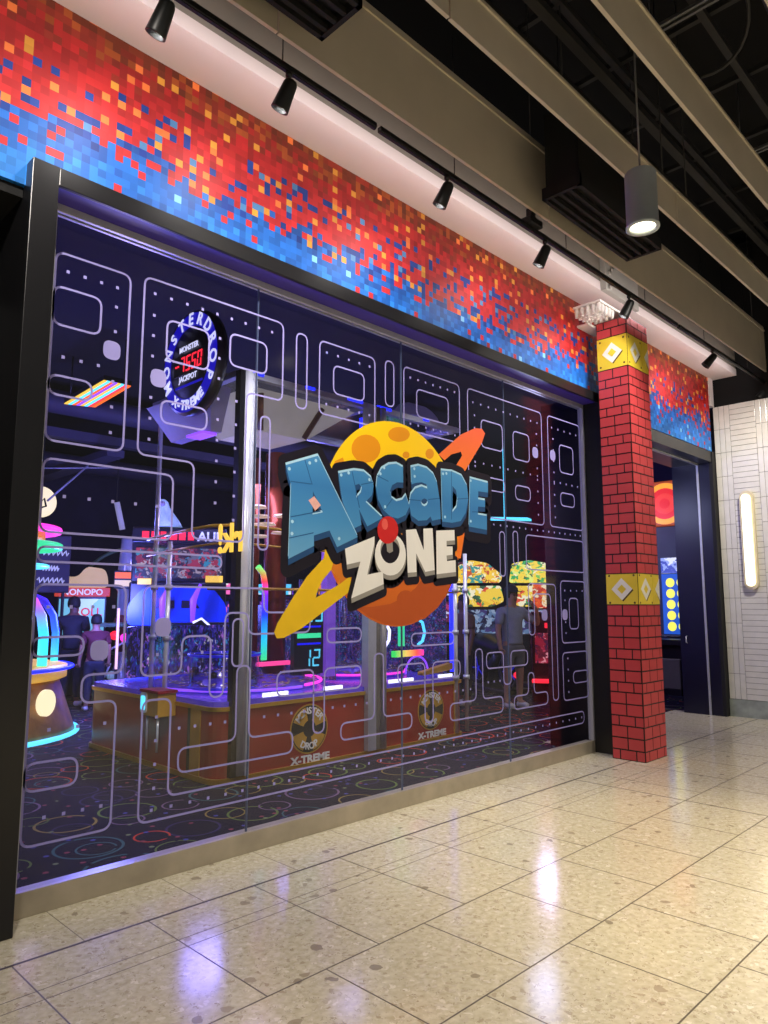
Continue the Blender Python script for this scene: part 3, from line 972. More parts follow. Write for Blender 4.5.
LOGO = {
 'A': ([(3.052, 2.541), (3.346, 2.652), (3.749, 2.081), (3.54, 1.992), (3.464, 2.11), (3.316, 2.063), (3.318, 1.988), (3.089, 1.885), (3.102, 2.412), (3.083, 2.448)], [(3.302, 2.384), (3.398, 2.238), (3.301, 2.213)]),
 'R': ([(3.547, 2.548), (3.707, 2.592), (3.812, 2.596), (3.89, 2.557), (3.918, 2.495), (3.9, 2.42), (3.831, 2.36), (4.018, 2.25), (3.85, 2.17), (3.761, 2.295), (3.788, 2.178), (3.705, 2.141), (3.593, 2.329)], [(3.718, 2.477), (3.76, 2.493), (3.788, 2.47), (3.78, 2.43), (3.734, 2.383)]),
 'C': ([(4.258, 2.69), (4.178, 2.709), (4.089, 2.691), (4.006, 2.644), (3.956, 2.566), (3.945, 2.483), (3.968, 2.391), (4.025, 2.316), (4.108, 2.269), (4.196, 2.26), (4.287, 2.299), (4.334, 2.374), (4.288, 2.465), (4.247, 2.421), (4.177, 2.4), (4.122, 2.421), (4.102, 2.474), (4.128, 2.526), (4.187, 2.557), (4.258, 2.563)], None),
 'a': ([(4.353, 2.703), (4.446, 2.73), (4.553, 2.723), (4.637, 2.683), (4.685, 2.615), (4.723, 2.457), (4.73, 2.303), (4.618, 2.278), (4.597, 2.313), (4.548, 2.277), (4.442, 2.263), (4.358, 2.299), (4.33, 2.387), (4.349, 2.474), (4.406, 2.531), (4.487, 2.559), (4.556, 2.548), (4.552, 2.584), (4.487, 2.594), (4.413, 2.579), (4.36, 2.561)], [(4.52, 2.46), (4.55, 2.453), (4.563, 2.431), (4.55, 2.407), (4.52, 2.392), (4.49, 2.401), (4.477, 2.422), (4.49, 2.447)]),
 'D': ([(4.743, 2.73), (4.894, 2.74), (5.025, 2.719), (5.103, 2.636), (5.12, 2.514), (5.078, 2.386), (5.004, 2.307), (4.885, 2.282), (4.752, 2.282)], [(4.896, 2.611), (4.945, 2.579), (4.965, 2.505), (4.947, 2.427), (4.892, 2.377)]),
 'E': ([(5.15, 2.712), (5.421, 2.701), (5.418, 2.609), (5.27, 2.605), (5.268, 2.53), (5.371, 2.531), (5.37, 2.469), (5.261, 2.461), (5.259, 2.388), (5.396, 2.387), (5.392, 2.257), (5.124, 2.268)], None),
 'z': ([(3.622, 1.967), (3.932, 2.081), (3.928, 2.016), (3.854, 1.78), (4.023, 1.811), (4.033, 1.712), (3.688, 1.599), (3.78, 1.878), (3.642, 1.849)], None),
 'o': ([(4.29, 1.956), (4.285, 1.918), (4.271, 1.881), (4.249, 1.848), (4.22, 1.821), (4.186, 1.799), (4.148, 1.786), (4.109, 1.781), (4.07, 1.784), (4.033, 1.795), (4.0, 1.813), (3.973, 1.838), (3.953, 1.868), (3.94, 1.902), (3.936, 1.938), (3.94, 1.975), (3.953, 2.01), (3.973, 2.043), (4.0, 2.071), (4.033, 2.093), (4.07, 2.107), (4.109, 2.114), (4.149, 2.113), (4.187, 2.103), (4.221, 2.085), (4.25, 2.06), (4.272, 2.029), (4.285, 1.994)], [(4.217, 1.993), (4.214, 1.968), (4.205, 1.944), (4.192, 1.923), (4.174, 1.904), (4.153, 1.89), (4.129, 1.881), (4.105, 1.877), (4.08, 1.879), (4.057, 1.886), (4.037, 1.898), (4.02, 1.915), (4.007, 1.935), (3.999, 1.957), (3.996, 1.981), (3.999, 2.006), (4.007, 2.029), (4.02, 2.051), (4.037, 2.069), (4.057, 2.084), (4.081, 2.094), (4.105, 2.098), (4.13, 2.097), (4.153, 2.09), (4.174, 2.078), (4.192, 2.062), (4.206, 2.041), (4.214, 2.018)]),
 'n': ([(4.291, 2.157), (4.413, 2.174), (4.509, 2.005), (4.506, 2.184), (4.623, 2.197), (4.646, 1.842), (4.525, 1.823), (4.413, 1.974), (4.417, 1.819), (4.311, 1.809)], None),
 'e': ([(4.67, 2.18), (4.916, 2.203), (4.919, 2.112), (4.807, 2.1), (4.806, 2.052), (4.888, 2.057), (4.887, 1.985), (4.805, 1.973), (4.809, 1.926), (4.926, 1.939), (4.929, 1.836), (4.67, 1.808)], None),
 'hole': ([(4.217, 1.993), (4.214, 1.968), (4.205, 1.944), (4.192, 1.923), (4.174, 1.904), (4.153, 1.89), (4.129, 1.881), (4.105, 1.877), (4.08, 1.879), (4.057, 1.886), (4.037, 1.898), (4.02, 1.915), (4.007, 1.935), (3.999, 1.957), (3.996, 1.981), (3.999, 2.006), (4.007, 2.029), (4.02, 2.051), (4.037, 2.069), (4.057, 2.084), (4.081, 2.094), (4.105, 2.098), (4.13, 2.097), (4.153, 2.09), (4.174, 2.078), (4.192, 2.062), (4.206, 2.041), (4.214, 2.018)], None),
 'stick': ([(4.059, 2.053), (4.132, 2.057), (4.138, 1.975), (4.099, 1.958), (4.07, 1.971)], None),
 'ball': ([(4.198, 2.15), (4.195, 2.125), (4.186, 2.101), (4.171, 2.079), (4.152, 2.061), (4.129, 2.046), (4.104, 2.037), (4.078, 2.032), (4.052, 2.033), (4.027, 2.04), (4.005, 2.051), (3.987, 2.067), (3.973, 2.087), (3.965, 2.109), (3.962, 2.133), (3.964, 2.157), (3.973, 2.18), (3.987, 2.202), (4.005, 2.221), (4.027, 2.236), (4.052, 2.246), (4.078, 2.251), (4.105, 2.25), (4.13, 2.245), (4.153, 2.233), (4.172, 2.217), (4.186, 2.197), (4.195, 2.175)], None),
 'sliver': ([(4.971, 2.186), (5.062, 2.197), (5.061, 2.165), (5.005, 1.959), (4.946, 1.953), (4.969, 2.07)], None),
 'ringl': ([(3.436, 1.982), (3.457, 1.986), (3.508, 1.887), (3.593, 1.875), (3.689, 1.77), (3.682, 1.653), (3.416, 1.499), (3.231, 1.392), (3.069, 1.327), (3.009, 1.326), (2.986, 1.366), (3.013, 1.428), (3.131, 1.587), (3.267, 1.752), (3.418, 1.887)], [(3.494, 1.807), (3.574, 1.738), (3.564, 1.697), (3.348, 1.601), (3.369, 1.666), (3.412, 1.728)]),
 'ringl2': ([(3.516, 1.872), (3.593, 1.875), (3.689, 1.77), (3.569, 1.698), (3.574, 1.738), (3.494, 1.81)], None),
 'ringr': ([(4.719, 2.85), (5.033, 3.081), (5.243, 3.177), (5.351, 3.191), (5.398, 3.154), (5.347, 3.056), (5.077, 2.742), (4.953, 2.779), (5.046, 2.888), (5.03, 2.922), (4.896, 2.877), (4.798, 2.809)], None),
 'cr1': ([(4.003, 2.79), (3.995, 2.754), (3.971, 2.718), (3.936, 2.688), (3.891, 2.665), (3.842, 2.653), (3.794, 2.652), (3.75, 2.661), (3.716, 2.681), (3.694, 2.708), (3.687, 2.741), (3.694, 2.776), (3.715, 2.81), (3.749, 2.841), (3.792, 2.864), (3.841, 2.878), (3.89, 2.88), (3.935, 2.872), (3.971, 2.853), (3.995, 2.824)], None),
 'cr2': ([(4.35, 2.966), (4.343, 2.945), (4.324, 2.924), (4.295, 2.906), (4.258, 2.891), (4.218, 2.881), (4.178, 2.877), (4.143, 2.881), (4.115, 2.89), (4.097, 2.904), (4.091, 2.922), (4.097, 2.943), (4.115, 2.963), (4.143, 2.982), (4.179, 2.997), (4.219, 3.007), (4.259, 3.011), (4.295, 3.009), (4.324, 3.0), (4.343, 2.985)], None),
 'cr3': ([(4.345, 2.79), (4.34, 2.774), (4.324, 2.761), (4.302, 2.754), (4.281, 2.755), (4.265, 2.763), (4.26, 2.777), (4.266, 2.793), (4.281, 2.806), (4.303, 2.813), (4.324, 2.813), (4.34, 2.804)], None),
 'cr4': ([(4.657, 2.847), (4.649, 2.823), (4.628, 2.803), (4.601, 2.793), (4.573, 2.795), (4.554, 2.809), (4.546, 2.83), (4.554, 2.854), (4.574, 2.873), (4.602, 2.884), (4.63, 2.882), (4.65, 2.868)], None),
 'cr5': ([(4.404, 1.596), (4.398, 1.573), (4.382, 1.552), (4.358, 1.536), (4.327, 1.526), (4.294, 1.522), (4.261, 1.526), (4.231, 1.536), (4.208, 1.552), (4.193, 1.572), (4.188, 1.595), (4.193, 1.617), (4.208, 1.637), (4.231, 1.654), (4.261, 1.664), (4.295, 1.668), (4.328, 1.665), (4.359, 1.655), (4.383, 1.639), (4.398, 1.619)], None),
 'card': ([(3.266, 2.296), (3.318, 2.331), (3.382, 2.271), (3.329, 2.226)], None),
 'shadow': ([(3.76, 1.531), (3.933, 1.538), (4.115, 1.559), (4.305, 1.625), (4.416, 1.693), (4.483, 1.754), (4.887, 1.74), (4.811, 1.637), (4.689, 1.529), (4.526, 1.439), (4.261, 1.385), (4.053, 1.403), (3.875, 1.462)], None),
}
RIVETS =  {'A': [(3.088, 2.502), (3.272, 2.57), (3.33, 2.596), (3.122, 2.131), (3.121, 2.046), (3.563, 2.039)], 'R': [(3.579, 2.521), (3.655, 2.547), (3.876, 2.523)], 'C': [(3.998, 2.585), (4.04, 2.639), (4.05, 2.325)], 'a': [(4.399, 2.68), (4.403, 2.616)], 'D': [(4.772, 2.686), (4.818, 2.695), (4.793, 2.308)], 'E': [(5.155, 2.301), (5.164, 2.674)]}
SEAMS =  {'A': [((3.101, 2.414), (3.29, 2.417)), ((3.226, 2.587), (3.298, 2.414)), ((3.107, 2.162), (3.379, 2.228)), ((3.095, 2.012), (3.316, 2.065))], 'R': [((3.69, 2.564), (3.77, 2.29)), ((3.786, 2.473), (3.921, 2.508))], 'C': [((3.956, 2.566), (4.089, 2.535)), ((4.04, 2.297), (4.137, 2.402))], 'a': [((4.335, 2.413), (4.475, 2.419)), ((4.572, 2.438), (4.723, 2.464))], 'D': [((4.889, 2.724), (4.881, 2.293)), ((4.96, 2.482), (5.118, 2.506))], 'E': [((5.177, 2.388), (5.26, 2.395))]}
LY = 0.0275


def layer(k):
    return LY - 0.0009 * k


def lshape(bm, key, lv, mi=0, dx=0, dz=0, use_hole=True):
    o, h = LOGO[key]
    pts = [(x + dx, z + dz) for x, z in o]
    hh = [(x + dx, z + dz) for x, z in h] if (h and use_hole) else None
    prism(bm, pts, layer(lv), layer(lv) + 0.0006, 'Y', mi, hh)


def sweep(bm, key, lv, dx, dz, mi=0, steps=6):
    for s in range(1, steps + 1):
        t = s / steps
        lshape(bm, key, lv - 0.1 * t, mi, dx * t, dz * t)


def halo(bm, key, lv, r, dx=0, dz=0):
    """outline: the shape, its drop edge and a round border of radius r"""
    o, h = LOGO[key]
    for t in (0.0, 0.5, 1.0):
        pts = [(x + dx * t, z + dz * t) for x, z in o]
        prism(bm, pts, layer(lv), layer(lv) + 0.0006)
        n = len(pts)
        for i in range(n):
            a, b = Vector(pts[i]), Vector(pts[(i + 1) % n])
            tt = (b - a).normalized()
            nn = Vector((-tt.y, tt.x)) * r
            yq = layer(lv) - 0.00012 * (t + 0.2)
            bm.faces.new([bm.verts.new((p.x, yq, p.y)) for p in (a + nn, a - nn, b - nn, b + nn)])
            c = [bm.verts.new((a.x + r * math.cos(2 * PI * k / 12), yq - 0.00004, a.y + r * math.sin(2 * PI * k / 12))) for k in range(12)]
            bm.faces.new(c)


bm = bm_new()
prism(bm, ellipse(4.20, 2.21, 0.815, 0.83, 64), layer(0), layer(0) + 0.0006)
planet = obj('planet', bm, 'planet', logo)
bm = bm_new()
for k in ('cr1', 'cr2', 'cr3', 'cr4'):
    lshape(bm, k, 0.8)
prism(bm, [(3.52, 2.62), (3.60, 2.66), (3.64, 2.56), (3.58, 2.46), (3.46, 2.50)], layer(0.8), layer(0.8) + 0.0006)
obj_each('crater', bm, 'crater', planet)
bm = bm_new()
lshape(bm, 'shadow', 0.7)
lshape(bm, 'cr5', 1.3)
obj_each('planet_shade', bm, 'crater2', planet)
bm = bm_new()
lshape(bm, 'ringl', 1.5)
lshape(bm, 'ringl2', 1.9, 1)
lshape(bm, 'ringr', 0.4, 2)
lshape(bm, 'sliver', 1.9, 2)
obj_each('planet_ring', bm, ['ringyellow', 'ringinner', 'ringorange'], logo)

BIG = ['A', 'R', 'C', 'a', 'D', 'E']
SM = ['z', 'o', 'n', 'e']
bm = bm_new()
for k in BIG:
    halo(bm, k, 2.4, 0.062, 0.0, -0.085)
for k in SM:
    halo(bm, k, 2.4, 0.040, 0.0, -0.06)
obj('outline', bm, 'ink', logo, normals=False)
names = {'A': 'A', 'R': 'R', 'C': 'C', 'a': 'A', 'D': 'D', 'E': 'E'}
for i, k in enumerate(BIG):
    bm = bm_new()
    lv = 3.6 + 0.5 * (5 - i)
    sweep(bm, k, lv, 0.004, -0.062, 2)
    lshape(bm, k, lv + 0.1, 1)
    # face set in slightly from the pale upper edge
    o, h = LOGO[k]
    lshape(bm, k, lv + 0.2, 0, 0.004, -0.017)
    L_ = obj('blue_letter', bm, ['letterblue', 'letteredge', 'letterside'], logo)
    bm = bm_new()
    cx_ = sum(p[0] for p in o) / len(o)
    zt_ = max(p[1] for p in o)
    # plate seams and rivets
    seams = SEAMS[k]
    for a, b in seams:
        a, b = Vector(a), Vector(b)
        nn = Vector((-(b - a).y, (b - a).x)).normalized() * 0.004
        yq = layer(lv + 0.5)
        bm.faces.new([bm.verts.new((p.x, yq, p.y)) for p in (a + nn, a - nn, b - nn, b + nn)])
    obj_each('plate_seam', bm, 'letterseam', L_)
    bm = bm_new()
    riv = RIVETS[k]
    for x, z in riv:
        prism(bm, ellipse(x, z, 0.013, 0.013, 10), layer(lv + 0.6), layer(lv + 0.6) + 0.0003)
    obj_each('rivet', bm, 'letteredge', L_)
bm = bm_new()
lshape(bm, 'card', 6.9)
obj('card', bm, 'cardpink', logo)
bm = bm_new()
lshape(bm, 'hole', 6.9)
obj('socket', bm, 'ink', logo)
for k in SM:
    bm = bm_new()
    lv = 7.5
    sweep(bm, k, lv, 0.003, -0.036, 1)
    lshape(bm, k, lv + 0.1, 0)
    obj('white_letter', bm, ['white', 'whitegrey'], logo)
bm = bm_new()
lshape(bm, 'stick', 8.2)
obj('joystick', bm, 'whitegrey', logo)
bm = bm_new()
lshape(bm, 'ball', 8.8)
bx_ = [p[0] for p in LOGO['ball'][0]]
bz_ = [p[1] for p in LOGO['ball'][0]]
prism(bm, ellipse(min(bx_) + 0.35 * (max(bx_) - min(bx_)), min(bz_) + 0.70 * (max(bz_) - min(bz_)), 0.035, 0.045, 16), layer(9.2), layer(9.2) + 0.0004, 'Y', 1)
obj('joystick_ball', bm, ['ballred', 'ballhi'], logo)
# ------------------------------------------------------------------ brick pillar
PX0, PX1, PY0, PY1, PZ = 7.07, 7.56, -0.62, -0.27, 4.62
pil = tag(thing('brick_pillar', 'red brick patterned pillar standing between glass front and entrance', 'pillar', (7.315, -0.445, 0)), kind='thing')
bm = bm_new()
box(bm, PX0, PX1, PY0, PY1, 0, PZ)
obj('pillar_core', bm, 'mortar', pil)
T_, S_ = 0.1165, 0.1000


def brick_rows(pattern, z0, z1):
    tot = sum(T_ if p == 't' else S_ for p in pattern)
    k = (z1 - z0) / tot
    out, z = [], z0
    for p in pattern:
        hgt = (T_ if p == 't' else S_) * k
        out.append((p, z, z + hgt))
        z += hgt
    return out


Q1, Q2 = (1.553, 1.872), (4.075, 4.432)
allrows = (brick_rows('sttsttsttsttst', 0.0, Q1[0]) + brick_rows('ttsttsttsttsttsttsttst'[::-1][0:0] + 't' + 'stt' * 6 + 'st', Q1[1], Q2[0]) + brick_rows('ts', Q2[1], PZ))
bmL, bmF = bm_new(), bm_new()
G_ = 0.007
W_ = 0.345


def course(p, L):
    """brick spans along a face of length L: tall courses two whole bricks per 0.345, short ones half, whole, half"""
    e = []
    x = 0.0
    if p == 't':
        while x < L - 0.02:
            e.append((x, min(x + W_ / 2, L)))
            x += W_ / 2
    else:
        e.append((0, W_ / 4))
        x = W_ / 4
        while x < L - 0.02:
            e.append((x, min(x + W_ / 2, L)))
            x += W_ / 2
    return e


for lo_, hi_ in ((-0.1, Q1[0] + 0.01), (Q1[1] - 0.01, Q2[0] + 0.01), (Q2[1] - 0.01, PZ + 0.1)):
    bmL, bmF = bm_new(), bm_new()
    for p, z0, z1 in allrows:
        if not (lo_ <= z0 and z1 <= hi_):
            continue
        for a, b in course(p, PY1 - PY0):
            box(bmL, PX0 - 0.003, PX0 + 0.004, PY1 - b + G_, PY1 - a - G_, z0 + G_, z1 - G_)
        for a, b in course(p, PX1 - PX0):
            box(bmF, PX0 + a + G_, PX0 + b - G_, PY0 - 0.003, PY0 + 0.004, z0 + G_, z1 - G_)
    obj('brick_face', bmL, 'brick', pil)
    obj('brick_face', bmF, 'brick', pil)


def emblem_panel(face, a0, a1, z0, z1, full):
    bm_ = bm_new()
    zc, ac, r = (z0 + z1) / 2, (a0 + full) / 2, 0.115
    def pr(pts, d, mi):
        # clip to the visible width of the panel
        pts = [(min(max(q[0], min(a0, a1)), max(a0, a1)), q[1]) for q in pts]
        if face == 'L':
            prism(bm_, pts, PX0 - d, PX0, 'X', mi)
        else:
            prism(bm_, pts, PY0 - d, PY0, 'Y', mi)
    g2 = 0.004
    lo, hi = min(a0, a1), max(a0, a1)
    pr([(lo + g2, z0 + g2), (hi - g2, z0 + g2), (hi - g2, z1 - g2), (lo + g2, z1 - g2)], 0.004, 0)
    dia = lambda cx, cz, rr: [(cx + rr, cz), (cx, cz + rr), (cx - rr, cz), (cx, cz - rr)]
    sh = -0.012 if face == 'L' else 0.012
    pr(dia(ac + sh, zc - 0.012, r), 0.0048, 2)
    pr(dia(ac, zc, r), 0.0056, 1)
    if hi - lo > 0.2:
        pr(dia(ac, zc, r * 0.42), 0.0062, 0)
        for sx in (-1, 1):
            for sz in (-1, 1):
                pr(ellipse(ac + sx * 0.135, zc + sz * 0.14, 0.012, 0.012, 10), 0.005, 2)
    obj('yellow_panel', bm_, ['yellow', 'white', 'panel_edge'], pil)


for z0, z1 in (Q1, Q2):
    emblem_panel('L', PY1, PY0, z0, z1, PY0)
    emblem_panel('F', PX0, PX0 + 0.335, z0, z1, PX0 + 0.335)
    emblem_panel('F', PX0 + 0.335, PX1, z0, z1, PX0 + 0.67)

# steel column with bolts behind the pillar head, bracket plates with studs
bm = bm_new()
box(bm, 6.88, 7.34, -0.50, -0.44, 4.90, 5.6)
box(bm, 7.36, 7.70, -0.48, -0.44, 4.90, 5.6)
col_ = obj('steel_column', bm, 'alu2' if 'alu2' in M else mat('column_paint', S(168, 166, 158), 0.55, noise=0.05, scale=4))
tag(col_, 'pale grey steel column with bolts above the brick pillar', 'column', kind='thing')
bm = bm_new()
for i in range(4):
    for x in (6.96, 7.02):
        lathe(bm, [(0.0, 0), (0.024, 0), (0.024, 0.02), (0.0, 0.02)], (x, -0.522, 4.94 + 0.16 * i + (0.06 if x > 7 else 0)), 8, axis='Y')
obj_each('bolt', bm, 'whitegrey', col_)
br = thing('stud_bracket', 'white bracket plates with rows of studs at the pillar head', 'bracket', (6.95, -0.3, 4.62))
bm = bm_new()
box(bm, 6.70, 7.40, -0.52, -0.20, 4.70, 4.725, bevel=0.004)
box(bm, 6.92, 7.30, -0.26, -0.12, 4.58, 4.605, bevel=0.004)
obj_each('plate', bm, 'white', br)
bm = bm_new()
for i in range(5):
    for j in range(5):
        lathe(bm, [(0.0, 0.10), (0.016, 0.095), (0.024, 0.07), (0.018, 0.03), (0.018, 0.0)], (6.73 + i * 0.072, -0.49 + j * 0.065, 4.605), 8)
bmesh.ops.scale(bm, vec=(1, 1, 1), verts=bm.verts[:])
obj_each('stud', bm, 'white', br)

# ------------------------------------------------------------------ ceiling baffles
def baffle(x0, x1, y, z0, z1, label, lip=0.05):
    t = thing('ceiling_baffle', label, 'baffle', ((x0 + x1) / 2, y, z0), group='taupe ceiling baffles')
    b_ = bm_new()
    box(b_, x0 + 0.006, x1 - 0.006, y - 0.009, y + 0.009, z0 + 0.004, z1, bevel=0.003)
    obj('blade', b_, 'baffle', t)
    b_ = bm_new()
    box(b_, x0 + 0.006, x1 - 0.006, y - 0.022, y + 0.022, z1 - lip, z1 - lip + 0.02)
    box(b_, x0 + 0.006, x1 - 0.006, y - 0.012, y + 0.012, z0, z0 + 0.006)
    obj('edge_trim', b_, 'baffle_edge', t)
    b_ = bm_new()
    for x in (x0 + 0.25, x1 - 0.25):
        tube(b_, [(x, y, z1), (x, y, 7.2)], 0.006, 6)
    obj_each('hanger', b_, 'gridbar', t)


zb = 4.86
baffle(-3.0, 2.28, -0.84, zb, 5.53, 'deep taupe ceiling baffle nearest the shop, from the top left of the photo', 0.07)
baffle(2.28, 5.20, -0.84, zb, 5.53, 'deep taupe baffle above the lettered sign, between two joints', 0.07)
baffle(5.20, 10.75, -0.84, zb, 5.53, 'deep taupe baffle running past the pillar head towards the tile wall', 0.07)
baffle(10.75, 13.0, -0.84, zb, 5.53, 'deep taupe baffle end piece above the tile wall', 0.07)
baffle(-3.0, 2.90, -1.62, zb, 5.19, 'middle taupe baffle left of the joint at the top edge')
baffle(2.90, 6.02, -1.62, zb, 5.19, 'middle taupe baffle passing behind the grey pendant')
baffle(6.02, 13.0, -1.62, zb, 5.19, 'middle taupe baffle running on beyond the grey pendant')
baffle(-3.0, 7.85, -2.27, zb, 5.24, 'taupe baffle in front of the pendant cord')
baffle(-3.0, 9.5, -2.95, zb, 5.26, 'pale taupe baffle cutting the top right corner')

# ceiling void bars and hangers
bm = bm_new()
for y in (-0.75, -1.2, -2.0, -2.9, -3.8):
    box(bm, -4, 13.5, y - 0.03, y + 0.03, 6.5, 6.56)
for k in range(16):
    x = -2 + k * 1.0
    box(bm, x - 0.025, x + 0.025, -6, -0.55, 6.62, 6.67)
tag(obj('ceiling_grid', bm, 'gridbar'), 'dark grid of bars in the black ceiling void', 'ceiling grid')
bm = bm_new()
box(bm, -3, 12.5, -1.30, -1.22, 6.15, 6.22)
for i in range(3):
    pass
tag(obj('cable_tray', bm, 'gridbar'), 'long dark cable tray between the first two baffles', 'cable tray')
strut_lbl = ['short bright strut in the void above the middle baffle, left of the pendant cord', 'short bright strut in the void right of the pendant cord',
             'short bright strut in the void at right, nearest the pendant lamp', 'short bright strut in the void at right, below the other one']
for i, (x, y, z) in enumerate(((4.6, -1.9, 6.45), (5.6, -1.95, 6.4), (7.8, -1.95, 6.3), (8.9, -1.95, 6.3))):
    bm = bm_new()
    for d in (-0.03, 0.03):
        box(bm, x + d - 0.012, x + d + 0.012, y - 0.32, y + 0.32, z, z + 0.03)
    tube(bm, [(x, y + 0.3, z), (x, y + 0.3, 7.2)], 0.006, 6)
    tube(bm, [(x, y - 0.3, z), (x, y - 0.3, 7.2)], 0.006, 6)
    tag(obj('ceiling_strut', bm, 'gridbar2'), strut_lbl[i], 'strut', 'bright struts in the ceiling void')
bm = bm_new()
tube(bm, [(-1, -2.9, 6.1), (3, -2.75, 6.15), (6, -2.6, 6.12), (9, -2.65, 6.1), (12, -2.6, 6.1)], 0.09, 10)
tag(obj('flexible_duct', bm, 'duct'), 'dark flexible duct crossing the ceiling void at right', 'duct')
bm = bm_new()
tube(bm, [(5.2 + 0.55 * math.cos(a) , -2.2 + 0.3 * math.sin(a), 5.9 + 0.25 * math.sin(a * 0.5)) for a in [PI * (0.9 + 1.3 * i / 16) for i in range(17)]], 0.014, 6)
tag(obj('ceiling_cable', bm, 'gridbar'), 'looped black cable in the ceiling void near the top edge', 'cable')

# ------------------------------------------------------------------ light track and spotlights
def track(x0, x1, label):
    t = thing('light_track', label, 'track', ((x0 + x1) / 2, -0.80, 4.70), group='black ceiling light tracks')
    b_ = bm_new()
    box(b_, x0, x1, -0.82, -0.782, 4.70, 4.735, bevel=0.003)
    box(b_, x0, x1, -0.812, -0.79, 4.694, 4.70, 0)
    obj('rail', b_, 'track', t)
    b_ = bm_new()
    n = max(2, int((x1 - x0) / 1.5))
    for i in range(n):
        x = x0 + (x1 - x0) * (i + 0.5) / n
        tube(b_, [(x, -0.80, 4.735), (x, -0.80, 5.9)], 0.004, 6)
    obj_each('hanger', b_, 'track', t)


track(-1.5, 3.12, 'black light track carrying the two leftmost spotlights')
track(3.16, 7.95, 'black light track above the sign and pillar head')
track(8.0, 12.6, 'black light track running to the tile wall')
bm = bm_new()
box(bm, 4.90, 5.08, -0.86, -0.74, 4.735, 4.80, bevel=0.01)
box(bm, 4.955, 5.02, -0.83, -0.77, 4.80, 4.90, bevel=0.008)
tube(bm, [(4.99, -0.80, 4.90), (4.99, -0.80, 5.2)], 0.008, 6)
tag(obj('track_feed', bm, 'track'), 'black power feed box clipped on the light track', 'power feed')

spots = [(1.60, 'black spotlight on the track at the top left corner of the wall band', -24),
         (2.40, 'black spotlight above the letter A of the sign, second along the track', -20),
         (3.87, 'black spotlight right of the track joint', -20),
         (5.20, 'black spotlight just right of the track feed box', -20),
         (6.78, 'black spotlight over the brick pillar head', -28),
         (9.02, 'black spotlight over the entrance wall band', -42),
         (11.0, 'black spotlight at the far end, above the tile wall', -42)]
proto = None
for i, (x, lbl, dg_) in enumerate(spots):
    if proto is None:
        proto = thing('track_spotlight', lbl, 'spotlight', (x, -0.80, 4.694), group='spotlights on the light track')
        b_ = bm_new()
        lathe(b_, [(0.0, 0.0), (0.022, 0.0), (0.022, -0.02), (0.012, -0.025), (0.010, -0.085), (0.0, -0.085)], (0, 0, 0), 12)
        obj('stem', b_, 'spot', proto, local=True)
        b_ = bm_new()
        lathe(b_, [(0.0, 0.045), (0.034, 0.04), (0.042, 0.02), (0.054, -0.13), (0.055, -0.14), (0.048, -0.14), (0.042, -0.10), (0.0, -0.095)], (0, 0, 0), 20)
        can = obj('lamp_can', b_, 'spot', proto, local=True)
        can.location = (0, 0, -0.09)
        b_ = bm_new()
        lathe(b_, [(0.040, -0.102), (0.0, -0.102)], (0, 0, 0), 16)
        obj('lens', b_, 'lampglow', can, local=True)
        root = proto
    else:
        root = proto.copy()
        COL.objects.link(root)
        root['label'] = lbl
        root.location = (x, -0.80, 4.694)
        for ch in proto.children:
            c = ch.copy()
            COL.objects.link(c)
            c.parent = root
            for g_ch in ch.children:
                d = g_ch.copy()
                COL.objects.link(d)
                d.parent = c
    for c in root.children:
        if c.name.startswith('lamp_can'):
            c.rotation_euler = (math.radians(28 if i < 5 else 42), 0, math.radians(18 if i < 5 else 30))
    lx = x + 0.02
    lamp('SPOT', 'spot_beam', (lx, -0.74, 4.50), 36 if i < 6 else 20, (1.0, 0.93, 0.88), (x + 0.10, -0.10, 4.12), size=0.03, angle=140, blend=1.0)

# ------------------------------------------------------------------ pendant lamp
pen = thing('pendant_lamp', 'grey cylinder pendant lamp hanging on a thin cord', 'lamp', (4.575, -1.95, 4.13))
bm = bm_new()
lathe(bm, [(0.0, 0.385), (0.100, 0.385), (0.106, 0.377), (0.106, 0.0), (0.112, -0.004), (0.112, -0.02), (0.090, -0.02), (0.086, 0.0), (0.086, 0.03), (0.0, 0.03)], (4.575, -1.95, 4.14), 32)
obj('lamp_shade', bm, 'pendant', pen)
bm = bm_new()
tube(bm, [(4.575, -1.95, 4.52), (4.575, -1.95, 7.2)], 0.007, 8)
obj('cord', bm, 'gridbar2', pen)
bm = bm_new()
lathe(bm, [(0.083, 0.012), (0.0, 0.012)], (4.575, -1.95, 4.14), 24)
obj('lens', bm, 'lampglow', pen)
lamp('SPOT', 'pendant_beam', (4.575, -1.95, 4.10), 420, (1.0, 0.84, 0.56), (4.575, -1.95, 0), size=0.07, angle=62, blend=0.8)

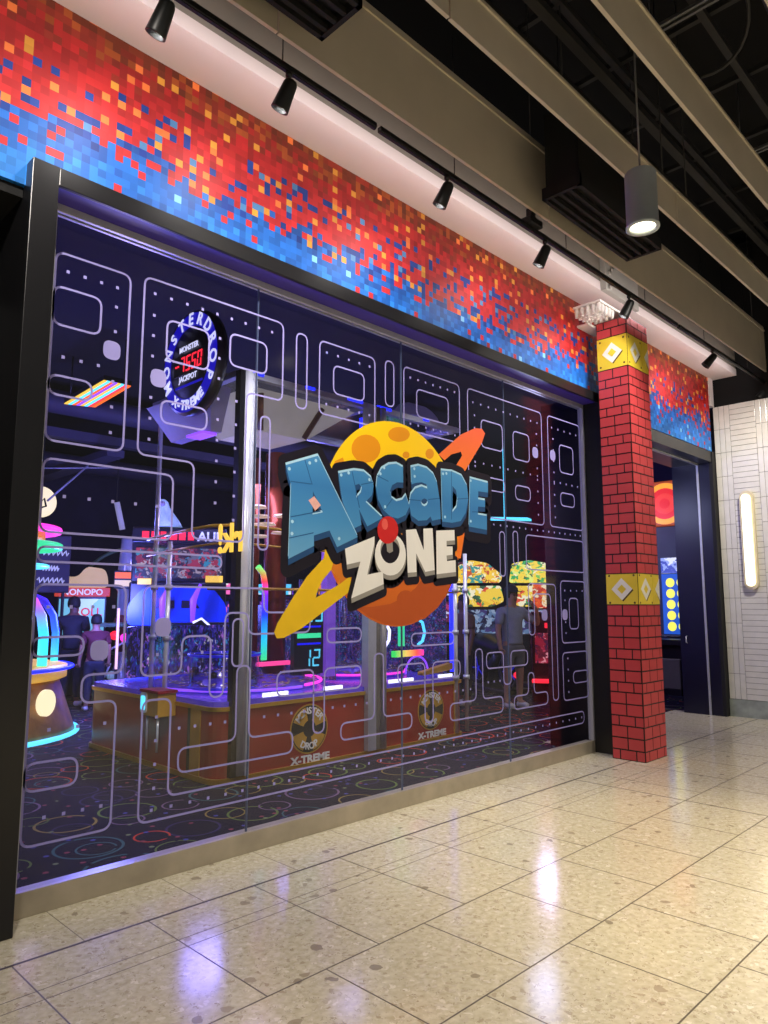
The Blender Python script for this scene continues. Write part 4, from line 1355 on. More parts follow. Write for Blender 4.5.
# ------------------------------------------------------------------ black linear air diffusers between the baffles
def diffuser(x0, x1, label):
    t = thing('air_diffuser', label, 'diffuser', ((x0 + x1) / 2, -1.2, 4.75), group='black linear air diffusers')
    b_ = bm_new()
    box(b_, x0 + 0.03, x1 - 0.03, -1.36, -1.06, 4.86, 5.55)
    obj('plenum', b_, 'black_matte', t)
    b_ = bm_new()
    for x in (x0 + 0.1, x1 - 0.1):
        tube(b_, [(x, -1.2, 5.55), (x, -1.2, 7.22)], 0.008, 6)
    obj_each('hanger', b_, 'gridbar', t)
    b_ = bm_new()
    y0, y1 = -1.38, -1.04
    box(b_, x0, x1, y0, y0 + 0.03, 4.79, 4.89)
    box(b_, x0, x1, y1 - 0.03, y1, 4.79, 4.89)
    box(b_, x0, x0 + 0.03, y0, y1, 4.79, 4.89)
    box(b_, x1 - 0.03, x1, y0, y1, 4.79, 4.89)
    for k in (1, 2, 3):
        yy = y0 + 0.03 + k * 0.08
        box(b_, x0, x1, yy - 0.014, yy + 0.014, 4.795, 4.83)
    obj('grille', b_, 'black_matte', t)


diffuser(4.78, 6.25, 'black slotted air diffuser beside the grey pendant')
diffuser(0.85, 2.45, 'black slotted air diffuser at the top edge, left of the joint')

# ------------------------------------------------------------------ wall sconce on the tiles
sc = thing('wall_sconce', 'glowing pill shaped wall sconce on the white tiles', 'lamp', (10.86, -0.51, 1.78))
pill = lambda cy_, z0, z1, r: [(cy_ + r * math.cos(a), z1 - r + r * math.sin(a)) for a in [PI * i / 12 for i in range(13)]] + [(cy_ + r * math.cos(a), z0 + r + r * math.sin(a)) for a in [PI + PI * i / 12 for i in range(13)]]
bm = bm_new()
prism(bm, pill(-0.51, 1.76, 3.16, 0.095), 10.80, 10.86, 'X')
obj('back_plate', bm, 'brass', sc)
bm = bm_new()
prism(bm, pill(-0.51, 1.81, 3.11, 0.058), 10.765, 10.80, 'X')
obj('lamp_shade', bm, 'sconce', sc)
bm = bm_new()
box(bm, 0.98, 1.06, 0.36, 0.54, 3.60, 3.66, bevel=0.004)
box(bm, 1.04, 1.06, 0.36, 0.38, 3.50, 3.60)
tag(obj('shutter_bracket', bm, 'steel'), 'small steel bracket in the black opening at the far left', 'bracket')
# ------------------------------------------------------------------ the big red coin machine behind the glass
SEG = {'0': 'abcdef', '1': 'bc', '2': 'abged', '5': 'afgcd', '7': 'abc', '9': 'abcdfg', '-': 'g'}


def segments(bm, txt, wd, hg, th, mtx):
    """seven segment digits centred on the matrix origin, facing local -Y"""
    pitch = wd * 1.35
    for i, ch in enumerate(txt):
        x = (i - (len(txt) - 1) / 2) * pitch
        h2, w2, t2, q = hg / 2, wd / 2, th / 2, th * 0.3
        spans = {'a': (x - w2 + q, x + w2 - q, h2 - th, h2), 'g': (x - w2 + q, x + w2 - q, -t2, t2), 'd': (x - w2 + q, x + w2 - q, -h2, -h2 + th),
                 'f': (x - w2, x - w2 + th, q, h2 - q), 'b': (x + w2 - th, x + w2, q, h2 - q), 'e': (x - w2, x - w2 + th, -h2 + q, -q), 'c': (x + w2 - th, x + w2, -h2 + q, -q)}
        for sgm in SEG[ch]:
            x0, x1, z0, z1 = spans[sgm]
            nb = bm_new()
            box(nb, x0 + z0 * 0.12, x1 + z0 * 0.12, -0.003, 0.001, z0, z1)
            bm_join(bm, nb, mtx)


MX0, MX1, MY0, MY1 = 3.57, 7.03, 1.62, 4.2
mc = thing('coin_machine', 'huge glazed coin pusher with red gold-trimmed base and chrome poles behind the glass', 'arcade machine', (5.3, 3.1, 0))
bm = bm_new()
out = round_poly([(MX0, MY0), (MX1, MY0), (MX1, MY1), (MX0, MY1)], 0.16, 6)
prism(bm, out, 0.03, 0.64, 'Z')
obj('base', bm, 'redbase', mc)


def band(bm, poly, z0, z1, grow, mi=0):
    c = Vector((sum(p[0] for p in poly) / len(poly), sum(p[1] for p in poly) / len(poly)))
    big = []
    for p in poly:
        d = Vector(p) - c
        big.append((p[0] + math.copysign(grow, d.x), p[1] + math.copysign(grow, d.y)))
    prism(bm, big, z0, z1, 'Z', mi, None)


bm = bm_new()
band(bm, out, 0.0, 0.045, 0.02)
band(bm, out, 0.62, 0.655, 0.02)
obj_each('base_trim', bm, 'gold', mc)
bm = bm_new()
box(bm, MX0 - 0.012, MX0 + 0.02, 1.86, 2.02, 0.045, 0.62)
box(bm, MX0 - 0.006, MX0 + 0.02, 2.02, 2.08, 0.045, 0.62, 1)
box(bm, MX1 - 0.2, MX1 - 0.13, MY0 - 0.012, MY0 + 0.02, 0.045, 0.62)
obj_each('base_strip', bm, ['goldpaint', 'black'], mc)
# deck
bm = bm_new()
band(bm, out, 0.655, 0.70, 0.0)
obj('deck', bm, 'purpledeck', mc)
bm = bm_new()
for (cx_, cy_, r) in ((4.55, 2.75, 0.86), (6.25, 2.75, 0.62)):
    lathe(bm, [(r, 0.70), (r, 0.735), (r - 0.05, 0.745), (r * 0.6, 0.745), (r * 0.58, 0.79), (r * 0.2, 0.80), (0.0, 0.80)], (cx_, cy_, 0), 40)
obj_each('turntable', bm, 'purpledeck', mc)
bm = bm_new()
tube(bm, [(4.55 + 0.88 * math.cos(a), 2.75 + 0.88 * math.sin(a), 0.73) for a in [PI * 1.02 + PI * 0.55 * i / 24 for i in range(25)]], 0.014, 6)
obj('light_strip', bm, 'violet', mc)
bm = bm_new()
tube(bm, [(4.55 + 0.90 * math.cos(a), 2.75 + 0.90 * math.sin(a), 0.745) for a in [PI * 1.58 + PI * 0.40 * i / 24 for i in range(25)]], 0.016, 6)
tube(bm, [(6.25 + 0.66 * math.cos(a), 2.75 + 0.66 * math.sin(a), 0.745) for a in [PI * 1.1 + PI * 0.7 * i / 24 for i in range(25)]], 0.014, 6)
obj('light_strip', bm, 'magenta', mc)
bm = bm_new()
for x0, x1 in ((4.10, 4.42), (4.85, 5.10), (5.78, 6.22), (6.62, 6.9)):
    n = int((x1 - x0) / 0.05)
    for i in range(n):
        box(bm, x0 + 0.05 * i, x0 + 0.05 * i + 0.034, MY0 + 0.03, MY0 + 0.06, 0.70, 0.735)
obj_each('rim_light', bm, 'whiteled', mc)
bm = bm_new()
rr = random.Random(3)
for i in range(420):
    a = rr.random() * 2 * PI
    m_ = rr.random()
    cx_, cy_, R_ = ((4.55, 2.75, 0.84), (6.25, 2.75, 0.6))[i % 2]
    q = math.sqrt(m_) * R_
    z = 0.75 if q > R_ * 0.6 else 0.80
    x, y = cx_ + q * math.cos(a), cy_ + q * math.sin(a)
    lathe(bm, [(0.0, 0.006), (0.026, 0.006), (0.026, 0.0), (0.0, 0.0)], (x, y, z + rr.random() * 0.03), 8)
c_ = obj('coins', bm, 'coin', mc)
c_['kind'] = 'stuff'
# poles
bm = bm_new()
tube(bm, [(3.80, MY0 - 0.02, 0.06), (3.80, MY0 - 0.02, 3.74)], 0.052, 20)
box(bm, 3.70, 3.755, MY0 - 0.05, MY0 + 0.03, 0.05, 3.74, 1)
box(bm, 3.85, 3.885, MY0 - 0.06, MY0 + 0.03, 0.05, 3.74, 0)
obj('pole', bm, ['chrome', 'black'], mc)
bm = bm_new()
box(bm, 5.36, 5.48, MY0 - 0.06, MY0 + 0.04, 0.05, 3.74, 1)
box(bm, 5.485, 5.545, MY0 - 0.05, MY0 + 0.04, 0.05, 3.74, 2)
tube(bm, [(5.60, MY0 - 0.03, 0.05), (5.60, MY0 - 0.03, 3.74)], 0.045, 18)
obj('pole', bm, ['chrome', 'alu', 'cabgrey'], mc)
for x, y in ((3.66, 2.98), (3.62, 2.62), (7.06, MY0 - 0.02), (7.05, 2.6), (6.86, MY0 - 0.02)):
    bm = bm_new()
    tube(bm, [(x, y, 0.05), (x, y, 2.18 if x > 6.5 or y < 2.9 else 3.7)], 0.024, 12)
    for z in (0.66, 1.2, 1.7):
        lathe(bm, [(0.0, z), (0.04, z), (0.04, z + 0.05), (0.0, z + 0.05)], (x, y, 0), 12, mi=1)
    obj('rail_post', bm, ['chrome', 'alu'], mc)
# glass sheets
bm = bm_new()
box(bm, 3.90, 5.35, MY0 + 0.02, MY0 + 0.03, 0.70, 3.70)
box(bm, 5.66, 6.84, MY0 + 0.02, MY0 + 0.03, 0.70, 3.70)
obj('glass_wall', bm, 'acrylic', mc)
bm = bm_new()
box(bm, MX0 + 0.05, MX0 + 0.06, MY0 + 0.1, 2.95, 0.70, 2.2)
obj('glass_wall', bm, 'acrylic', mc)
# fascia band with gold rails half way up, mirrored lettering seen from outside
bm = bm_new()
for z in (2.27, 2.10):
    hr = 0.016 if z > 2.2 else 0.011
    tube(bm, [(3.60, 3.05, z - 0.04), (3.60, 2.2, z), (3.62, 1.85, z + 0.01), (3.78, MY0 + 0.05, z + 0.02), (4.6, MY0 + 0.06, z), (5.4, MY0 + 0.06, z), (6.9, MY0 + 0.06, z)], hr, 8)
tube(bm, [(3.62, 1.9, 1.70), (3.80, MY0 + 0.05, 1.70), (6.9, MY0 + 0.05, 1.70)], 0.014, 8)
obj_each('gold_rail', bm, 'gold', mc)
bm = text_bm('rk!', 0.36, 0.006, 0.008)
bmesh.ops.scale(bm, vec=(-1, 1, 1), verts=bm.verts[:])
bm2 = bm_new()
bm_join(bm2, bm, T(3.585, 1.50, 2.13) @ RZ(-PI / 2))
o_ = obj('mirrored_lettering', bm2, 'yellowled', mc)
# canopy, tray and roof lights
bm = bm_new()
box(bm, 3.72, 6.98, MY0 - 0.02, MY0 + 0.05, 3.70, 3.76)
box(bm, 3.72, 3.79, MY0, 3.3, 3.70, 3.76)
box(bm, 6.91, 6.98, MY0, 3.3, 3.70, 3.76)
box(bm, 3.72, 6.98, 3.24, 3.3, 3.70, 3.76)
box(bm, 5.40, 5.48, MY0, 3.3, 3.70, 3.76)
obj('canopy_frame', bm, 'alu', mc)
bm = bm_new()
box(bm, 3.79, 6.91, MY0 + 0.05, 3.24, 3.745, 3.755)
obj('canopy_sheet', bm, 'acrylic', mc)
bm = bm_new()
for x0, x1 in ((3.86, 3.98), (4.5, 4.62), (5.08, 5.3), (5.52, 5.75), (6.3, 6.4)):
    box(bm, x0, x1, MY0 - 0.028, MY0 - 0.02, 3.735, 3.765)
box(bm, 5.50, 5.62, MY0 + 0.2, MY0 + 0.24, 3.1, 3.66)
obj_each('canopy_light', bm, 'blueled', mc)
bm = bm_new()
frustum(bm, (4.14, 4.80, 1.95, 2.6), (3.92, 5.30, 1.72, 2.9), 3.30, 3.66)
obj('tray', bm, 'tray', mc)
bm = bm_new()
for x in (4.05, 4.85):
    tube(bm, [(x, 1.74, 3.62), (x + (0.12 if x < 4.5 else -0.12), 1.90, 3.30)], 0.03, 6)
obj_each('strut', bm, 'wood', mc)
bm = bm_new()
frustum(bm, (3.66, 3.78, 2.0, 2.75), (3.5, 3.72, 1.75, 3.0), 3.22, 3.60)
box(bm, 3.60, 3.76, 2.05, 2.35, 3.195, 3.22, 1)
obj('side_tray', bm, ['alu', 'violet'], mc)
# inner towers
bm = bm_new()
tube(bm, [(5.02, 2.75, 0.75), (5.02, 2.75, 3.3)], 0.13, 16)
tube(bm, [(4.72, 2.70, 0.75), (4.72, 2.70, 3.2)], 0.035, 10)
obj_each('tower', bm, mat('tower_copper', S(140, 62, 40), 0.3, 0.5, noise=0.2, scale=6), mc)
M['rainbow'] = m_zramp('rainbow_led', [(0.0, S(40, 230, 90)), (0.25, S(40, 200, 220)), (0.5, S(30, 60, 255)), (0.7, S(120, 40, 220)), (0.85, S(255, 60, 60)), (1.0, S(90, 220, 90))], 0.95, 1.95, 0.4, 1.3)
bm = bm_new()
tube(bm, [(4.56, 2.3, 0.98), (4.56, 2.3, 1.75), (4.53, 2.3, 1.88), (4.46, 2.3, 1.95)], 0.032, 8)
obj('light_column', bm, 'rainbow', mc)
bm = bm_new()
box(bm, 4.48, 4.90, 2.26, 2.33, 0.92, 0.96)
obj('light_strip', bm, glow('hot_pink_led', S(255, 70, 140), 1.3), mc)
bm = bm_new()
for k, (x, z) in enumerate(((4.58, 2.60), (4.62, 2.50), (4.70, 2.42), (4.56, 2.40), (4.92, 2.53), (4.90, 2.34), (4.6, 2.28))):
    lathe(bm, [(0.0, 0.03), (0.09, 0.025), (0.11, 0.0), (0.0, -0.005)], (x, 2.5, z), 14)
obj_each('lamp_disc', bm, mat('warm_disc', S(210, 190, 160), 0.3, emit=S(230, 200, 160), strength=0.5), mc)
# score display
bm = bm_new()
box(bm, 4.80, 5.20, 2.10, 2.16, 0.82, 1.66)
box(bm, 5.23, 5.36, 2.08, 2.18, 0.78, 2.15, 1)
dsp = obj('score_display', bm, ['cabblack', mat('violet_post', S(150, 110, 190), 0.3, noise=0.1, scale=5, emit=S(120, 70, 200), strength=0.5)], mc)
bm = bm_new()
segments(bm, '199', 0.105, 0.20, 0.020, T(5.00, 2.094, 1.47))
segments(bm, '12', 0.095, 0.18, 0.018, T(5.04, 2.094, 0.99))
obj('digits', bm, 'cyandim', dsp)
bm = bm_new()
box(bm, 4.84, 5.16, 2.092, 2.1, 1.20, 1.25)
box(bm, 4.84, 5.16, 2.092, 2.1, 1.13, 1.15, 1)
box(bm, 4.84, 5.16, 2.092, 2.1, 1.31, 1.33, 1)
obj_each('bar', bm, ['green', 'bluepanel'], dsp)
# right module: neon squiggles, green column, rainbow bar
for name, pts, m_ in (('neon_squiggle', [(5.86, 1.9, 1.42), (5.96, 1.9, 1.36), (6.03, 1.9, 1.26), (6.02, 1.9, 1.15), (5.94, 1.9, 1.06), (5.86, 1.9, 0.98)], 'whiteled'),
                      ('neon_squiggle', [(6.30, 1.9, 1.50), (6.46, 1.9, 1.42), (6.60, 1.9, 1.34), (6.64, 1.9, 1.22), (6.60, 1.9, 1.12), (6.52, 1.9, 1.08)], 'cyan'),
                      ('light_column', [(6.28, 1.95, 1.07), (6.28, 1.95, 1.58)], 'green'),
                      ('light_post', [(6.93, 1.72, 0.75), (6.93, 1.72, 2.1)], 'blueled')):
    bm = bm_new()
    tube(bm, pts, 0.018 if 'squig' in name else 0.024 if 'post' in name else 0.04, 8)
    obj(name, bm, m_, mc)
M['barramp'] = m_zramp('rainbow_bar', [(0.0, S(60, 220, 90)), (0.4, S(240, 200, 90)), (0.75, S(255, 90, 70)), (1.0, S(255, 60, 160))], 0.80, 1.30, 0.4, 1.2, axis=0)
bm = bm_new()
box(bm, 6.10, 6.60, 1.88, 1.94, 0.95, 1.02)
obj('light_bar', bm, 'barramp', mc)
M['sparkle'] = m_screen('glitter_reflections', [(0, S(20, 18, 50)), (0.35, S(36, 30, 120)), (0.6, S(60, 50, 170)), (0.75, S(16, 14, 40)), (0.85, S(150, 120, 230)), (0.93, S(90, 200, 240)), (0.97, S(230, 80, 90))], 42, 0.5, 1.0)  # glowing cells painted as reflections among the prizes
bm = bm_new()
for i in range(9):
    x = 5.75 + 0.14 * i
    tube(bm, [(x, 3.3 + 0.1 * (i % 3), 0.75), (x, 3.3 + 0.1 * (i % 3), 1.4 + 0.12 * (i * 7 % 5))], 0.05, 8)
box(bm, 5.75, 6.9, 3.75, 3.8, 0.72, 1.62)
obj_each('prize_rack', bm, 'sparkle', mc)
bm = bm_new()  # self-lit panels that stand for blue-violet reflections in the machine
box(bm, 6.96, 6.99, 1.85, 4.1, 0.72, 1.85)
box(bm, 5.44, 5.48, 2.2, 4.0, 0.72, 1.55)
obj_each('reflection_wall', bm, 'sparkle', mc)
M['sparkle2'] = m_screen('neon_reflections', [(0, S(16, 14, 46)), (0.4, S(34, 36, 150)), (0.62, S(80, 60, 190)), (0.78, S(20, 20, 60)), (0.88, S(60, 160, 230)), (0.94, S(190, 120, 240)), (0.975, S(240, 240, 255))], 30, 0.6, 4.0, (1, 1, 0.5))  # neon reflections painted as a glowing pattern
bm = bm_new()
box(bm, 3.9, 5.40, 4.02, 4.06, 0.72, 1.30)
obj('reflection_strip', bm, 'sparkle2', mc)
bm = bm_new()
for k in range(7):
    a = 0.5 + 0.8 * k
    x, y = 4.55 + 0.55 * math.cos(a), 2.75 + 0.5 * math.sin(a)
    lathe(bm, [(0.0, 0.0), (0.05, 0.0), (0.06, 0.05), (0.045, 0.11), (0.0, 0.12)], (x, y, 0.76), 12)
obj_each('prize_cup', bm, 'acrylic', mc)
bm = bm_new()
tube(bm, [(6.55 + 0.20 * math.cos(PI * i / 12), 1.95, 0.74 + 0.20 * math.sin(PI * i / 12)) for i in range(13)], 0.012, 6)
obj('neon_bow', bm, 'violet', mc)
bm = bm_new()
prism(bm, round_poly([(6.35, 0.74), (6.9, 0.78), (6.9, 0.86), (6.35, 0.78)], 0.02), 1.68, 1.76)
obj('gold_ramp', bm, 'goldpaint', mc)
M['bluefoil'] = mat('blue_rim', S(40, 34, 150), 0.3, noise=0.3, scale=8, emit=S(30, 30, 220), strength=0.5)
bm = bm_new()
lathe(bm, [(0.34, 0.0), (0.36, 0.02), (0.34, 0.04), (0.34, 0.30), (0.36, 0.32), (0.34, 0.34), (0.32, 0.3), (0.32, 0.0)], (4.12, 2.35, 0.74), 24)
obj('coin_drum', bm, 'acrylic', mc)
bm = bm_new()
for z in (0.75, 1.06):
    tube(bm, [(4.12 + 0.35 * math.cos(2 * PI * i / 24), 2.35 + 0.35 * math.sin(2 * PI * i / 24), z) for i in range(24)], 0.014, 6, True)
obj_each('drum_ring', bm, 'bluefoil', mc)
# ticket box on the left side
bm = bm_new()
box(bm, 3.38, 3.57, 2.30, 2.62, 0.52, 0.74, bevel=0.008)
box(bm, 3.37, 3.57, 2.28, 2.64, 0.735, 0.76, 1)
tb = obj('ticket_box', bm, ['goldpaint', 'redbase'], mc)
bm = bm_new()
prism(bm, round_poly([(2.50, 0.545), (2.62, 0.545), (2.62, 0.73), (2.50, 0.73)], 0.03), 3.37, 3.38, 'X')
prism(bm, round_poly([(2.52, 0.57), (2.60, 0.57), (2.60, 0.70), (2.52, 0.70)], 0.02), 3.365, 3.37, 'X', 1)
obj('ticket_screen', bm, ['white', 'cyan'], tb)
bm = bm_new()
for y in (2.36, 2.56):
    tube(bm, [(3.42, y, 0.2), (3.42, y, 0.53)], 0.012, 8)
obj_each('chrome_rod', bm, 'chrome', tb)


def emblem(xc, zc, r):
    b_ = bm_new()
    y = MY0
    prism(b_, ellipse(xc, zc, r, r, 36), y - 0.004, y + 0.001, 'Y', 0)
    prism(b_, ellipse(xc, zc, r * 0.94, r * 0.94, 36), y - 0.006, y, 'Y', 1)
    for k in range(4):
        a0_, a1_ = PI / 2 * k + 0.25, PI / 2 * k + 1.2
        pts = [(xc + r * 0.34 * math.cos(a0_ + (a1_ - a0_) * i / 6), zc + r * 0.34 * math.sin(a0_ + (a1_ - a0_) * i / 6)) for i in range(7)]
        pts += [(xc + r * 0.90 * math.cos(a1_ - (a1_ - a0_) * i / 6), zc + r * 0.90 * math.sin(a1_ - (a1_ - a0_) * i / 6)) for i in range(7)]
        prism(b_, pts, y - 0.008, y, 'Y', 0)
    e = obj('emblem', b_, ['goldpaint', 'cabblack'], mc)
    b_ = bm_new()
    for word, R_, a_c, step, up in (('MONSTER', r * 0.72, PI / 2, -0.30, 1), ("DROP", r * 0.70, -PI / 2, 0.34, -1)):
        n = len(word)
        for i, ch in enumerate(word):
            a = a_c + (i - (n - 1) / 2) * step
            bm_join(b_, text_bm(ch, r * 0.38, 0.002, 0.002), T(xc + R_ * math.cos(a), y - 0.011, zc + R_ * math.sin(a)) @ RY(-(a - PI / 2) if up > 0 else -(a + PI / 2)))
    bm_join(b_, text_bm('X-TREME', 0.095, 0.002, 0.004, 1.25), T(xc + 0.02, y - 0.006, zc - r - 0.05))
    obj('emblem_lettering', b_, 'white', e)


emblem(4.62, 0.36, 0.235)
emblem(6.42, 0.36, 0.225)
# round hanging sign on the left side, facing left
SX, SY, SZ, SR = 3.40, 1.98, 3.83, 0.50
bm = bm_new()
lathe(bm, [(0.0, 0.10), (SR, 0.10), (SR + 0.012, 0.05), (SR, 0.0), (0.0, 0.0)], (SX, SY, SZ), 48, axis='X')
sg = obj('round_sign', bm, 'signdark', mc)
bm = bm_new()
n = 48
for ring_r0, ring_r1, mi, dx in ((SR * 0.70, SR * 0.96, 0, 0.004),):
    for i in range(n):
        a, b = 2 * PI * i / n, 2 * PI * (i + 1) / n
        bm.faces.new([bm.verts.new((SX - dx, SY + r * math.cos(t), SZ + r * math.sin(t))) for r, t in ((ring_r0, a), (ring_r1, a), (ring_r1, b), (ring_r0, b))])
bmesh.ops.remove_doubles(bm, verts=bm.verts[:], dist=1e-5)
obj('sign_ring', bm, 'bluesign', sg)
bm = bm_new()
FACE_L = RZ(-PI / 2)      # lettering that faces -X (its right hand towards -Y)
for word, a_c, step, flip in (('MONSTER', 180, None, 1), ):
    pass
full = 'MONSTERDROP'
for i, ch in enumerate(full):
    a = math.radians(205 - 233 * i / (len(full) - 1))          # angle seen from the left, clockwise over the top
    cy_, cz_ = SY - SR * 0.83 * math.cos(a), SZ + SR * 0.83 * math.sin(a)
    bm_join(bm, text_bm(ch, 0.165, 0.003, 0.003), T(SX - 0.010, cy_, cz_) @ FACE_L @ RY(-(a - PI / 2)))
for i, ch in enumerate('X-TREME'):
    a = math.radians(-124 + 68 * i / 6)
    cy_, cz_ = SY - SR * 0.83 * math.cos(a), SZ + SR * 0.83 * math.sin(a)
    bm_join(bm, text_bm(ch, 0.13, 0.003, 0.004), T(SX - 0.010, cy_, cz_) @ FACE_L @ RY(-(a + PI / 2)))
obj('sign_lettering', bm, 'signwhite', sg)
bm = bm_new()
box(bm, SX - 0.012, SX, SY - 0.27, SY + 0.27, SZ - 0.10, SZ + 0.10)
obj('sign_display', bm, 'cabblack', sg)
bm = bm_new()
segments(bm, '-7550', 0.075, 0.15, 0.016, T(SX - 0.016, SY, SZ - 0.005) @ FACE_L)
obj('sign_digits', bm, 'redled', sg)
bm = bm_new()
bm_join(bm, text_bm('MONSTER', 0.075, 0.002, 0.002), T(SX - 0.016, SY, SZ + 0.145) @ FACE_L)
bm_join(bm, text_bm('JACKPOT', 0.075, 0.002, 0.002), T(SX - 0.016, SY, SZ - 0.15) @ FACE_L)
obj('sign_caption', bm, 'signwhite', sg)
bm = bm_new()
box(bm, SX - 0.008, SX, SY - 0.24, SY + 0.24, SZ - 0.225, SZ - 0.205)
obj('sign_bar', bm, 'bluesign', sg)
bm = bm_new()
tube(bm, [(SX + 0.1, SY - 0.1, SZ), (3.75, SY - 0.1, 3.75)], 0.03, 8)
obj('sign_arm', bm, 'alu', sg)
for (x, y, z, e, c, s_) in ((4.6, 2.5, 2.9, 13, (0.75, 0.6, 1.0), 0.5), (6.2, 2.6, 3.0, 9, (0.5, 0.45, 1.0), 0.5), (4.4, 2.4, 3.60, 0, (1, 1, 1), 0.3)):
    if e:
        lamp('AREA', 'machine_light', (x, y, z), e, c, (x, y, 0), size=s_)

# ------------------------------------------------------------------ round neon kiosk at the far left
kx, ky = 2.75, 5.75
ks = thing('neon_kiosk', 'round game kiosk with rainbow neon arches and golden base at the left', 'arcade machine', (kx, ky, 0))
bm = bm_new()
lathe(bm, [(0.0, 0.04), (1.22, 0.04), (1.20, 0.10), (1.02, 0.62), (1.0, 0.66), (0.0, 0.66)], (kx, ky, 0), 40)
obj('base', bm, mat('kiosk_base', S(150, 104, 50), 0.4, noise=0.45, scale=5), ks)
bm = bm_new()
lathe(bm, [(1.05, 0.66), (1.10, 0.68), (1.10, 0.82), (1.02, 0.84), (0.0, 0.84)], (kx, ky, 0), 40)
obj('counter_band', bm, mat('kiosk_band', S(240, 190, 80), 0.35, noise=0.2, scale=5, emit=S(240, 180, 70), strength=0.55), ks)
bm = bm_new()
tube(bm, [(kx + 1.25 * math.cos(2 * PI * i / 40), ky + 1.25 * math.sin(2 * PI * i / 40), 0.03) for i in range(40)], 0.028, 8, True)
obj('floor_neon', bm, 'cyan', ks)
bm = bm_new()
tube(bm, [(kx + 1.16 * math.cos(2 * PI * i / 40), ky + 1.16 * math.sin(2 * PI * i / 40), 0.80) for i in range(40)], 0.022, 8, True)
obj('counter_neon', bm, 'blueled', ks)
M['archneon'] = m_zramp('arch_neon', [(0.0, S(60, 235, 190)), (0.45, S(60, 200, 255)), (0.7, S(130, 110, 255)), (0.9, S(230, 60, 230)), (1.0, S(240, 70, 220))], 0.84, 1.75, 0.4, 1.6)
M['archblue'] = m_zramp('arch_blue_neon', [(0.0, S(60, 220, 230)), (0.5, S(50, 110, 255)), (0.9, S(40, 30, 190)), (1.0, S(60, 30, 160))], 0.84, 1.65, 0.4, 1.2)


def arch(a, m_, r):
    b_ = bm_new()
    c, s = math.cos(a), math.sin(a)
    pts = [(kx + 0.98 * c, ky + 0.98 * s, 0.84), (kx + 0.98 * c, ky + 0.98 * s, 1.20), (kx + 0.94 * c, ky + 0.94 * s, 1.42), (kx + 0.82 * c, ky + 0.82 * s, 1.60), (kx + 0.6 * c, ky + 0.6 * s, 1.70), (kx + 0.3 * c, ky + 0.3 * s, 1.74)]
    tube(b_, pts, r, 10)
    obj('neon_arch', b_, m_, ks)


arch(math.radians(-55), 'archneon', 0.055)
arch(math.radians(-5), 'archblue', 0.045)
arch(math.radians(45), 'archblue', 0.045)
arch(math.radians(-110), 'archneon', 0.055)
bm = bm_new()
lathe(bm, [(0.0, 1.66), (0.34, 1.70), (0.30, 1.9), (0.26, 2.28), (0.0, 2.28)], (kx, ky, 0), 28)
obj('drum', bm, mat('kiosk_drum', S(200, 30, 40), 0.4, noise=0.2, scale=4, emit=S(220, 20, 40), strength=0.4), ks)
bm = bm_new()
lathe(bm, [(0.0, 2.86), (0.2, 2.82), (0.42, 2.66), (0.52, 2.42), (0.52, 2.30), (0.0, 2.28)], (kx + 0.15, ky - 0.3, 0), 28)
obj('dome', bm, mat('kiosk_dome', S(240, 150, 50), 0.4, noise=0.15, scale=4, emit=S(240, 130, 40), strength=0.5), ks)
bm = bm_new()
tube(bm, [(kx + 0.15 + 0.66 * math.cos(2 * PI * i / 32), ky - 0.3 + 0.66 * math.sin(2 * PI * i / 32), 2.46) for i in range(32)], 0.05, 8, True)
obj('crown_neon', bm, 'magenta', ks)
bm = bm_new()
tube(bm, [(kx + 0.15 + 0.68 * math.cos(2 * PI * i / 32), ky - 0.3 + 0.68 * math.sin(2 * PI * i / 32), 2.26) for i in range(32)], 0.05, 8, True)
obj('crown_neon', bm, 'green', ks)
bm = bm_new()
tube(bm, [(kx + 0.15 + 0.56 * math.cos(2 * PI * i / 32), ky - 0.3 + 0.56 * math.sin(2 * PI * i / 32), 2.02) for i in range(32)], 0.025, 8, True)
obj('crown_neon', bm, 'cyan', ks)
bm = bm_new()
a = math.radians(-62)
px_, py_ = kx + 1.16 * math.cos(a), ky + 1.16 * math.sin(a)
mtx = T(px_, py_, 0.44) @ RZ(a + PI / 2)
b2 = bm_new()
prism(b2, ellipse(0, 0, 0.13, 0.15, 20), -0.03, 0.02)
bm_join(bm, b2, mtx)
obj_each('glow_disc', bm, glow('warm_white_disc', S(255, 240, 190), 1.1), ks)
lamp('POINT', 'kiosk_light', (4.5, 5.6, 1.6), 300, (0.16, 0.18, 1.0), size=0.25)

# ------------------------------------------------------------------ games along the left and back
def rot_thing(name, label, x, y, rz, cat='arcade machine', group=None):
    return thing(name, label, cat, (x, y, 0), rz, group)


def face_to(x, y):
    """rotation so that local -Y looks at the photo's viewpoint side"""
    return math.atan2(y + 3.965, x) - PI / 2


